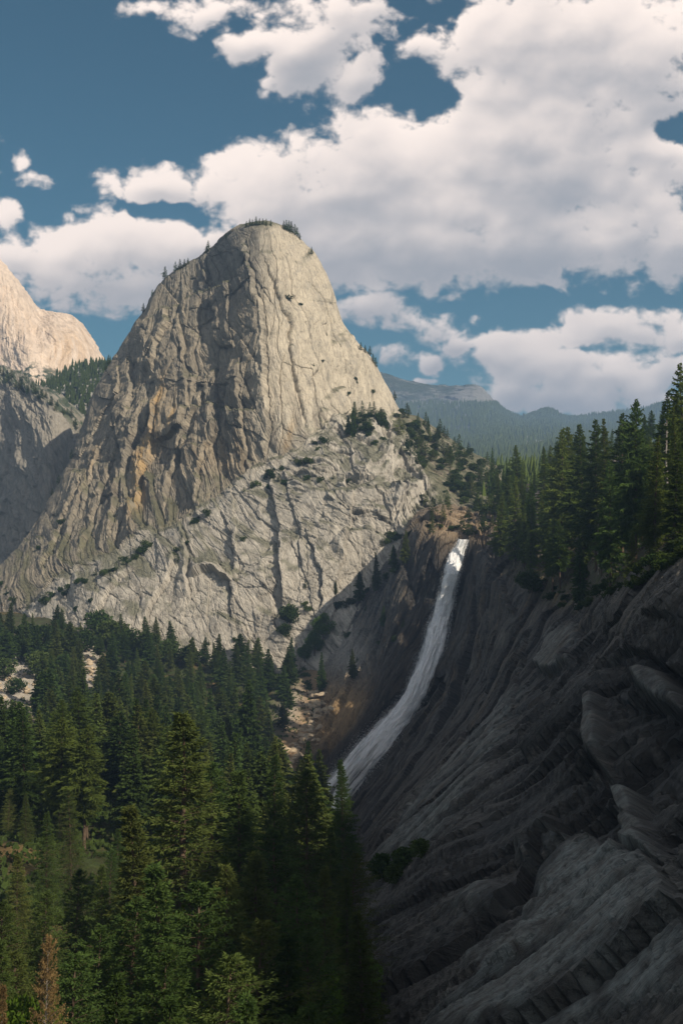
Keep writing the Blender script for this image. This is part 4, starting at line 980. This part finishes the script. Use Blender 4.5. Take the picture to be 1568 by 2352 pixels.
fir_at(-6, 2255, 112, 'second dead orange fir cut by the left border of the view', 'deadnear', .5, group=None, name='dead_fir_tree', hmin=20, idx=2)
fir_at(132, 1745, 520, 'grey brown dead spire standing inside the dark valley firs', 'deadfir', .45, group=None, name='dead_fir_tree', idx=0)
fir_at(291, 1722, 560, 'thin dead fir with pinkish bare twigs behind the clearing', 'deadfir', .35, group=None, name='dead_fir_tree', idx=3)
for px, top, Y in [(40,1960,230),(95,2040,185),(10,2060,165),(170,2000,205),(235,1985,215),(215,2120,140),(60,2180,140),(150,2200,125),(280,2060,150),(395,1985,140),(455,2040,125),(520,1985,150),(590,1960,160),(640,1900,190),
                   (690,2010,150),(745,1990,190),(560,2120,115),(640,2130,115),(480,2200,100),(350,2180,108),(720,2150,140),(760,1900,250),(800,2010,200),(270,2240,100),(420,2290,88),(570,2280,88),(700,2290,100),(840,2090,150),(0,2160,130),(800,1960,215),
                   (60,1900,330),(20,1880,350),(270,1900,300),(250,1950,260),(355,1950,210)]:
    fir_at(px, top, Y, 'dark foreground fir with dense drooping boughs, one of the crowd below the viewpoint', 'near', pr.uniform(.85, 1.25), group=G_NEAR)
# --- valley forest
clear = lambda px, py: (blobf(px, py, 30, 1575, 75, 45) + blobf(px, py, 200, 1535, 16, 50) + blobf(px, py, 650, 1745, 26, 60, 25) + blobf(px, py, 722, 1610, 14, 60, 8) + blobf(px, py, 245, 1862, 75, 22) + blobf(px, py, 140, 1900, 50, 18)) > .45
GULLY = [(738,1575),(712,1665),(670,1730),(640,1795)]
def hides(x, Y, z, h):
    for f in (0, .2, .4, .6, .8, .95):
        a, b = proj(np.array([x, Y, z + h * f])); w = 17 * (1.1 - f)
        if abs(float(poly_dist(a[None], b[None], GULLY)[0][0])) < 8 + w * .6: return True
        for cx, cy_, rx, ry in ((30, 1578, 60, 30), (205, 1530, 12, 34), (262, 1858, 46, 12), (150, 1898, 30, 12)):
            if abs(a - cx) < rx + w * .6 and abs(b - cy_) < ry: return True
    return False
n = 0
for i in range(60000):
    if n >= 330: break
    Y = 330 + 690 * pr.random() ** .8; px = pr.uniform(-60, 760); x = (px - CX) / F * Y
    if x > -8 - max(0, (Y - 620)) * .09: continue
    z = drop(x, Y)
    a, b = proj(np.array([x, Y, z]))
    if clear(a, b) or b < 1440 + (px > 420) * 40: continue
    l, d_, _n = hit(float(a), float(b) - 1.5) or (None, 0, 0)
    if drop(x, Y, (B_DOME,)) > z + 2 if B_DOME.ray_cast(Vector((x, Y, 900)), Vector((0, 0, -1)))[0] else False: continue
    h = pr.uniform(25, 40) * (1 if pr.random() < .8 else .65) * (.86 if Y > 850 else 1)
    if hides(x, Y, z, h) or not ok(x, Y, 8.0 + 9 * (Y / 1000)): continue
    if pr.random() < .28:
        stand(parts(PINE[pr.randrange(6)]), 'valley_pine', 'bushy pine with an uneven crown among the dark valley firs below the granite dome', 'tree', 'pines among the valley firs', (x, Y, z), h * .95, 34, ('bark', 'pine'), pr.uniform(1.0, 1.4)); n += 1; continue
    m = FIR[pr.randrange(7)]
    stand(parts(m), 'fir_tree', L_VAL, 'tree', G_VAL, (x, Y, z), h, 36, ('bark', 'fir'), pr.uniform(1.05, 1.5)); n += 1
# --- rounded oaks at the foot of the wall
oaks = [(20,1490,60),(62,1465,56),(110,1470,60),(128,1500,50),(225,1440,62),(195,1475,50),(258,1462,64),(300,1480,60),(340,1488,60),(385,1500,54),(430,1510,46),(35,1580,40),(150,1540,60),(90,1530,60),(12,1540,50),(665,1415,44),(655,1450,30)]
for i, (px, py, s_) in enumerate(oaks):
    q = hit(px, py + s_ * .45)
    if q: stand(parts(OAK[i % 4]), 'oak_tree', 'rounded dark oak at the foot of the granite wall', 'tree', 'oaks along the foot of the dome', q[0], s_ * q[0].y / F, 12, ('bark', 'shrub'), 1.1)
for px, py, s_, lab in [(742,1440,60,'bright green leafy tree highest in the gully between dome and cliff'), (722,1478,56,'bright green leafy tree in the middle of the gully beside the dome wall'), (700,1500,40,'lowest of the bright green leafy trees in the gully beside the dome wall')]:
    q = hit(px, py + s_ * .5)
    if q: stand(parts(BROAD[1]), 'leafy_tree', lab, 'tree', 'bright leafy trees', q[0], s_ * q[0].y / F, 12, ('bark', 'bright'), 1.0)
for px, top, Y, b_, lab in [(790, 2120, 205, 0, 'large yellow green maple in the shade below the slabs'), (700, 2250, 150, 1, 'smaller yellow green maple lower in the dark foreground'), (30, 2290, 120, 2, 'bright green leafy crown beside the dead orange fir')]:
    x, _, zt = P(px, top, Y); z0 = drop(x, Y); m = BROAD[b_]; hh = (15, 12, 13)[b_]
    base_z = min(zt - 1.25 * hh, z0 + 60); stand(parts(m), 'maple_tree', lab, 'tree', 'bright leafy trees', (x, Y, z0), max(zt - z0, 10), hh, ('bark', 'bright'), .75)
# --- pines on the shelf
def pine_at(px, top, Y, label, wide=1.0, idx=None, bark='bark'): return fir_at(px, top, Y, label, 'pine', wide, 'pine_tree', 12, G_PL, idx, bark=bark)
L_PL = 'dark green pine in the crowd on the shelf right of the waterfall'
sal = [(1456,917,470,'leaning pine with a thin bare top and reddish trunk above the others on the shelf',.75,5,'redbark'),(1567,838,400,'tallest pine on the shelf, cut by the right border of the view',1.1,0,'bark'),(1519,898,440,'dense dark pine just left of the tallest one on the shelf',1.1,3,'bark'),
 (1426,951,520,'pine left of the leaning bare topped one',1.0,1,'bark'),(1391,962,560,'narrow pine behind the middle of the shelf',.9,3,'bark'),(1366,965,570,'pine with a sparse pointed top in the middle of the shelf',.9,4,'bark'),(1337,976,610,'spindly pine on the left shoulder of the tall shelf pines',.9,2,'bark'),
 (1288,988,660,'pine with a flat bushy top and grey trunk, leftmost of the tall ones',1.1,1,'greybark'),(1303,982,690,'bushy topped pine touching the leftmost tall one',1.1,4,'bark'),(1249,1026,790,'shorter pine left of the bushy topped pair',1.0,0,'bark'),(1188,1022,900,'pine rising behind the head of the waterfall',1.1,2,'bark'),
 (1163,1050,1050,'thin dark spire between the brushy ridge and the shelf',.7,3,'bark'),(1128,1028,1080,'second thin spire between the brushy ridge and the shelf',.7,3,'bark'),(1445,1218,410,'young pine in front of the red trunked one near the slab rim',1.3,0,'bark'),(1330,1238,575,'yellow green pine at the very rim above the slabs',1.2,0,'bark'),(1262,1140,690,'full crowned pine standing at the cliff rim right of the fall',1.1,0,'bark'),
 (1345,1150,610,'pointed pine behind the yellow green one at the rim',1.1,3,'bark'),(1181,1094,760,'pine nearest the waterfall on the cliff rim',1.2,3,'bark'),(1215,1108,730,'second pine from the waterfall on the cliff rim',1.2,0,'bark'),(1148,1130,800,'low boughed pine leaning over the head of the waterfall',1.3,3,'bark'),(1500,1000,380,'dark pine filling the space below the two tallest ones',1.2,3,'bark'),(1400,1060,500,'dark pine below the narrow ones in the middle of the shelf',1.2,1,'bark'),(1545,1020,360,'dark low pine at the right end of the shelf',1.3,0,'bark')]
for a in sal: pine_at(a[0], a[1], a[2], a[3], a[4], a[5], a[6])
n = 0
for i in range(30000):
    if n >= 135: break
    Y = pr.uniform(300, 1050); px = pr.uniform(1125, 1600); x = (px - CX) / F * Y
    rim = np.interp(Y, [295, 380, 470, 570, 655, 735, 828, 1050], [1588, 1488, 1408, 1326, 1248, 1183, 1130, 1120])
    if px < rim + 6: continue
    z = drop(x, Y, (B_GORGE,))
    if not ok(x, Y, 8.0): continue
    h = pr.uniform(24, 44)
    zt = 1240 - (z + h) / Y * F; sky_ = np.interp(px, [1120, 1180, 1240, 1290, 1340, 1400, 1460, 1520, 1568, 1650], [1085, 1070, 1035, 1005, 995, 985, 965, 925, 880, 860])
    if zt < sky_: h = (1240 - sky_) / F * Y - z
    if h < 9: continue
    stand(parts(PINE[pr.randrange(6)]), 'pine_tree', L_PL, 'tree', G_PL, (x, Y, z), h, 34, ('redbark' if pr.random() < .3 else 'bark', 'pine'), pr.uniform(.62, .95)); n += 1
print('pines', n)
for px, top, Y, lab in [(1373, 1165, 560, 'bare grey snag among the shelf pines'), (1528, 960, 430, 'tall bleached snag below the two tallest pines')]:
    x, _, zt = P(px, top, Y); z0 = drop(x, Y); stand([('trunk', SNAG[0][0]), ('branch_tangle', SNAG[0][1])], 'dead_tree', lab, 'tree', None, (x, Y, z0), max(zt - z0, 12), 22, ('greybark', 'greybark'))
# --- brushy ridge right of the dome and the head of the fall
def inpoly(x, y, poly):
    c = False; j = len(poly) - 1
    for i in range(len(poly)):
        if (poly[i][1] > y) != (poly[j][1] > y) and x < (poly[j][0] - poly[i][0]) * (y - poly[i][1]) / (poly[j][1] - poly[i][1]) + poly[i][0]: c = not c
        j = i
    return c
ridge = [(845,945),(930,945),(1000,985),(1050,1018),(1100,1042),(1150,1065),(1150,1200),(1060,1150),(1000,1100),(950,1060),(925,1010),(900,985),(860,975),(840,1000),(800,990),(812,950)]
n = 0
for i in range(3000):
    if n >= 170: break
    px, py = pr.uniform(790, 1160), pr.uniform(935, 1215)
    if not inpoly(px, py, ridge): continue
    q = hit(px, py + 4, (B_DOME, B_GORGE))
    if not q: continue
    c = q[0]
    if pr.random() < .45: stand(parts(SMALL[pr.randrange(4)]), 'young_conifer', 'small conifer growing on the brushy ridge between the dome and the waterfall', 'tree', 'young conifers on the brushy ridge', c, pr.uniform(9, 18), 12, ('bark', 'fir'), 1.1)
    else: stand(parts(OAK[pr.randrange(4)], 'stem', 'foliage'), 'oak_scrub', 'low rounded oak scrub on the brushy ridge between the dome and the waterfall', 'bush', 'oak scrub on the brushy ridge', c, pr.uniform(4.5, 8), 12, ('bark', 'shrub'), 1.5)
    n += 1
for px, top, base in [(864,1268,1362),(828,1312,1392),(812,940,1005),(800,955,1005),(932,1218,1300),(983,955,985),(810,1490,1560),(738,1498,1590),(1005,980,1010),(905,1250,1310),(880,1390,1440),(770,1330,1365)]:
    q = hit(px, base)
    if q: stand(parts(FIR[(px) % 7]), 'ledge_fir', {864: 'lone slim fir on the ledge left of the waterfall head', 828: 'bushy fir left of the lone slim one on the ledge beside the fall', 932: 'dark fir on the rim of the cliff left of the waterfall'}.get(px, 'fir rooted on bare rock between the dome and the waterfall'), 'tree', 'firs rooted on the rock ledges', q[0], (base - top) * q[0].y / F, 36, ('bark', 'fir'), .95)
for i in range(46):
    px, py = pr.uniform(965, 1135), pr.uniform(1130, 1236)
    q = hit(px, py, (B_DOME, B_GORGE))
    if q and q[0].y > 850: stand(parts(SMALL[pr.randrange(4)]) if pr.random() < .5 else parts(SHR[pr.randrange(5)]), 'streamside_sapling', 'green sapling on the sunlit rocks above the head of the waterfall', 'sapling', 'saplings above the waterfall', q[0], pr.uniform(4, 11), 12 if 0 else 9, ('bark', 'shrub'), 1.2)
# --- summit and skyline trees
L_SK = 'tiny dark conifer on the skyline of the dome'
for px, py, h in [(566,515,8),(573,513,10),(580,511,8),(588,510,11),(596,510,9),(604,509,8),(612,511,9),(622,512,8),(652,521,12),(658,523,14),(664,526,15),(670,528,15),(676,532,14),(682,536,12),(688,543,9),(716,577,10),(478,570,14),(474,574,10),(380,634,17),(404,616,13),(413,612,14),(424,606,11),(432,600,9),(330,703,9),(350,672,8),(250,825,14),(243,838,11),(520,542,8),(828,797,10),(838,803,10),(848,809,12),(857,820,11),(862,828,10),(905,905,10),(135,1105,12),(165,1040,9),(120,1130,9)]:
    q = hit(px, py + 7, (B_DOME,)) or hit(px, py + 14, (B_DOME,))
    if q:
        c = q[0]; zt = P(px, py, c.y)[2]
        stand(parts(SMALL[pr.randrange(4)]), 'skyline_conifer', L_SK, 'tree', 'conifers on the dome skyline', c, max(h * .9, zt - c.z + 4), 12, ('bark', 'fir'), 1.15)
for px in range(-5, 185, 7):
    py = np.interp(px, [-400, 10, 60, 110, 150, 180, 200], [842, 854, 880, 906, 938, 966, 984]) + pr.uniform(2, 26)
    q = hit(px + pr.uniform(-3, 3), py, (B_SHOULDER,))
    if q: stand(parts(SMALL[pr.randrange(4)]), 'cliff_top_conifer', 'small conifer along the top of the grey shoulder left of the dome', 'tree', 'conifers on top of the grey shoulder', q[0], pr.uniform(9, 16), 12, ('bark', 'fir'), 1.2)
# --- shrubs on ledges of the dome
led = []
for (x0, y0), (x1, y1), k in [((180,1345),(285,1295),8),((285,1295),(345,1255),6),((420,1222),(480,1182),6),((560,1130),(640,1082),8),((640,1082),(700,1062),4),((700,1062),(745,1012),4),((60,1400),(180,1345),10),((0,1330),(40,1400),6),((870,1250),(960,1215),8),((770,1400),(850,1360),8)]:
    for i in range(k): f = pr.random(); led.append((x0 + (x1 - x0) * f + pr.uniform(-5, 5), y0 + (y1 - y0) * f + pr.uniform(-5, 6), pr.uniform(6, 13)))
led += [(662,688,10),(640,1105,12),(655,1112,10),(620,1120,12),(690,1065,8),(705,1100,9),(735,1105,10),(765,1100,8),(800,1105,7),(405,1270,12),(408,1290,12),(430,1250,9),(560,1240,8),(700,1350,11),(702,1390,9),(705,1400,9),(665,1405,16),(670,1425,16),(340,1255,14),(330,1262,10),(285,1288,10),(195,1340,12),(130,1420,10),(210,1380,9),(175,1400,8),(820,880,6),(815,870,6),(740,830,5),(720,840,5),(800,905,6),(855,900,6),(750,770,5),(690,700,5),(838,960,12),(850,985,14),(870,965,15),(885,985,12),(825,990,10),(845,1000,10),(860,1020,9),(905,1040,8),(880,1010,8),(720,1020,8),(480,1480,8),(540,1470,7),(800,1460,9),(820,1520,8),(870,1480,9),(908,1470,12),(925,1440,12),(890,1330,14),(910,1310,14),(950,1290,8),(140,1200,9),(90,1260,7),(840,1400,8),(145,1500,9)]
for i, (px, py, s_) in enumerate(led):
    q = hit(px, py, (B_DOME, B_GORGE))
    if q and i % 3 == 0: stand(parts(SMALL[i % 4]), 'stunted_conifer', 'stunted conifer clinging to a crack of the granite dome' if px < 780 else 'stunted conifer on the broken rock beside the waterfall', 'tree', 'stunted conifers on the dome' if px < 780 else 'stunted conifers beside the waterfall', q[0] + Vector((0, 0, -.4)), s_ * q[0].y / F * 1.7, 12, ('bark', 'fir'), 1.4)
    elif q: stand(parts(SHR[i % 5], 'stem', 'foliage'), 'shrub', 'dark green shrub clinging to a ledge of the granite dome' if px < 780 else 'dark green shrub on the broken rock beside the waterfall', 'shrub', 'shrubs on the dome ledges' if px < 780 else 'shrubs beside the waterfall', q[0] + Vector((0, 0, -.4)), s_ * q[0].y / F * 1.25, 2.6, ('bark', 'shrub'), .95)
# --- shrubs and grass tufts on the rim of the slabs
for i in range(90):
    t_ = pr.random(); px = 1210 + 380 * t_; py = np.interp(px, [1170, 1240, 1300, 1330, 1400, 1480, 1568, 1600], [1318, 1372, 1392, 1398, 1366, 1326, 1284, 1275]) - pr.uniform(-2, 34)
    q = hit(px, py, (B_GORGE,))
    if q and q[0].y < 900: stand(parts(SHR[i % 5], 'stem', 'foliage'), 'rim_shrub', 'green shrub on the grassy rim above the dark slabs', 'shrub', 'shrubs on the rim of the slabs', q[0] + Vector((0, 0, -.3)), pr.uniform(1.2, 3.6), 2.6, ('bark', 'bright' if pr.random() < .35 else 'shrub'), 1.1)
for px, py, s_, lab in [(880,1995,50,'olive bush at the foot of the slabs, nearest the firs'), (925,1975,46,'middle bush of the dark row along the foot of the slabs'), (965,1950,40,'highest bush of the dark row along the foot of the slabs'), (905,2010,40,'low bush under the dark row at the foot of the slabs'), (1215,1345,44,'yellow green shrub on the pale block at the cliff rim')]:
    q = hit(px, py + s_ * .4, (B_GORGE,))
    if q: stand(parts(OAK[px % 4], 'stem', 'foliage'), 'slab_bush', lab, 'bush', None, q[0] + Vector((0, 0, -.5)), s_ * 1.2 * q[0].y / F, 12, ('bark', 'shrub' if px < 1200 else 'bright'), 1.1)
# ------------------------------------------------------------------ boulders of the gully
def rock_mesh(seed):
    r = np.random.default_rng(seed); n = 22
    u, v = np.meshgrid(np.linspace(0, 2 * np.pi, n * 2, endpoint=False), np.linspace(0, np.pi, n))
    p = np.stack([np.sin(v) * np.cos(u), np.sin(v) * np.sin(u), np.cos(v)], -1)
    rad = np.full(u.shape, 1.0)
    for k in range(16):
        nn = unit(r.normal(size=3)); dd = .60 + .28 * r.random(); c = (p * nn).sum(-1); rad = np.minimum(rad, dd / np.maximum(c, .05))
    rad = rad * (1 + .07 * fbm3(p * 3 + seed, 4, .6, seed)); p = p * rad[..., None] * np.array([1.15, .9, .75])
    i = np.arange(n * n * 2).reshape(n, n * 2)
    q = np.stack([i[:-1], i[1:], np.roll(i, -1, 1)[1:], np.roll(i, -1, 1)[:-1]], -1).reshape(-1, 4)
    me = mesh_raw('boulder', p, quads=q, smooth=False)
    c = np.ones((n * n * 2, 4), np.float32); c[:, :3] = np.array([.36, .29, .20]) * (.85 + .3 * r.random())
    at = me.color_attributes.new('rock_tint', 'FLOAT_COLOR', 'POINT'); at.data.foreach_set('color', c.ravel()); me.materials.append(MAT['boulder'])
    return me
ROCKS = [rock_mesh(600 + i) for i in range(6)]
gully = [(735,1590),(724,1630),(712,1665),(695,1700),(670,1730),(650,1760),(640,1790),(600,1800),(585,1760),(600,1740)]
nb = 0
def boulder(px, py, size, label, group):
    global nb
    q = hit(px, py, (B_GORGE, B_FLOOR))
    if not q: return
    o = bpy.data.objects.new('boulder', ROCKS[nb % 6]); COL.objects.link(o); nb += 1
    o.location = q[0] + Vector((0, 0, size * .12)); o.rotation_euler = (pr.uniform(-.3, .3), pr.uniform(-.3, .3), pr.random() * 6.28); s_ = size * .55; o.scale = (s_ * pr.uniform(.9, 1.3), s_, s_ * pr.uniform(.8, 1.1))
    o['label'] = label; o['category'] = 'boulder'
    if group: o['group'] = group
boulder(663, 1768, 7.5, 'largest orange boulder at the bottom of the sunlit gully', None)
boulder(640, 1815, 8.0, 'dark brown boulder half shaded under the gully', None)
for i in range(190):
    k = pr.randrange(len(gully) - 1); f = pr.random(); a, b = gully[k], gully[k + 1]
    boulder(a[0] + (b[0] - a[0]) * f + pr.gauss(0, 14), a[1] + (b[1] - a[1]) * f + pr.gauss(0, 11), pr.uniform(2.0, 7.0), 'orange brown granite boulder in the sunlit gully below the cliff', 'boulders in the sunlit gully')
for i in range(120):
    px, py = pr.gauss(28, 42), pr.gauss(1575, 30)
    if pr.random() < .25: px, py = pr.gauss(205, 10), pr.gauss(1530, 30)
    boulder(px, py, pr.uniform(1.8, 4.8), 'pale angular talus block beside the valley forest', 'pale talus blocks')
# ------------------------------------------------------------------ growth nobody could count: brush between the firs, far woods
def brush():
    r = np.random.default_rng(77); n = 15000
    Y = 120 + 930 * r.random(n) ** .75; px = r.uniform(-80, 800, n); x = (px - CX) / F * Y; x = np.minimum(x, 6 - np.maximum(0, Y - 620) * .1)
    z = floor_z(x, Y); a, b = proj(np.stack([x, Y, z], -1)); keep = ~((blobf(a, b, 30, 1575, 60, 36) + blobf(a, b, 205, 1535, 14, 40) + blobf(a, b, 650, 1745, 40, 60, 25)) > .45) & (fbm2(x / 22, Y / 22, 3, .5, 88) > -.22)
    o = np.stack([x, Y, z], -1)[keep]; k = 7
    O = np.repeat(o, k, 0) + r.normal(0, 1.1, (len(o) * k, 3)) * np.array([1, 1, .35]); D = unit(r.normal(0, .6, O.shape) + np.array([0, 0, .9]))
    a_ = Acc(); L_ = .9 + 1.3 * r.random(len(O)); a_.quads(kites(O, D, L_, L_ * .35, r)); return a_.mesh('undergrowth')
link('undergrowth', brush(), MAT['shrub'], kind='stuff')
def far_woods(name, g, n, keep, hmin, hmax, seed, mat):
    r = np.random.default_rng(seed); nv, nu = g.shape[:2]
    i = r.integers(4, nv - 4, n * 6); j = r.integers(4, nu - 4, n * 6); c = g[i, j] + r.normal(0, 6, (n * 6, 3)) * np.array([1, 1, 0]); px, py = proj(c)
    c = c[keep(px, py, c)][:n]; k = len(c); h = r.uniform(hmin, hmax, k); w = h * r.uniform(.13, .2, k); m = 5; ang = np.arange(m) * 2 * np.pi / m
    ring = lambda f, rr: np.stack([c[:, None, 0] + np.cos(ang + f)[None] * (w * rr)[:, None], c[:, None, 1] + np.sin(ang + f)[None] * (w * rr)[:, None], np.repeat((c[:, 2] + h * f)[:, None], m, 1)], -1)
    V = np.concatenate([ring(.05, 1.0), ring(.45, .45), ring(.42, .85), ring(1.0, .03)], 1)
    b = np.arange(k)[:, None, None] * (4 * m); q = np.arange(m); q2 = (q + 1) % m
    f1 = np.stack([q, q2, q2 + m, q + m], -1); f2 = f1 + 2 * m
    return link(name, mesh_raw(name, V, quads=(b + np.concatenate([f1, f2])[None]).reshape(-1, 4)), mat, kind='stuff')
far_woods('far_forest', RANGE1, 15000, lambda px, py, c: (px > 850) & (px < 1620) & (py > 930) & (py < 1090) & (blobf(px, py, 1240, 1020, 60, 18) < .5 + .5 * np.sin(px * 3.1)), 28, 46, 5, MAT['fir'])
far_woods('distant_slope_trees', SADDLE, 900, lambda px, py, c: (px > 60) & (px < 320), 12, 22, 6, MAT['fir'])
far_woods('plateau_forest', PLATEAU, 700, lambda px, py, c: (px > 1080) & (c[:, 1] > 1050), 18, 34, 8, MAT['pine'])
# ------------------------------------------------------------------ thin mountain haze
hz = bpy.data.meshes.new('haze'); xs, ys, zs = (-16000, 16000), (-3500, 26000), (-900, 860)
vs = [(a, b, c) for a in xs for b in ys for c in zs]
hz.from_pydata(vs, [], [(0, 1, 3, 2), (4, 6, 7, 5), (0, 4, 5, 1), (2, 3, 7, 6), (0, 2, 6, 4), (1, 5, 7, 3)])
m, nt, out = new_mat('haze')
pv = nd(nt, 'ShaderNodeVolumePrincipled', {'Color': (.38, .60, .96, 1), 'Density': 0.00010, 'Anisotropy': 0.2})
nt.links.new(pv.outputs[0], out.inputs['Volume'])
if USE_HAZE: link('haze', hz, m, kind='stuff')
print('placed', time.time() - T0, len(bpy.data.objects))
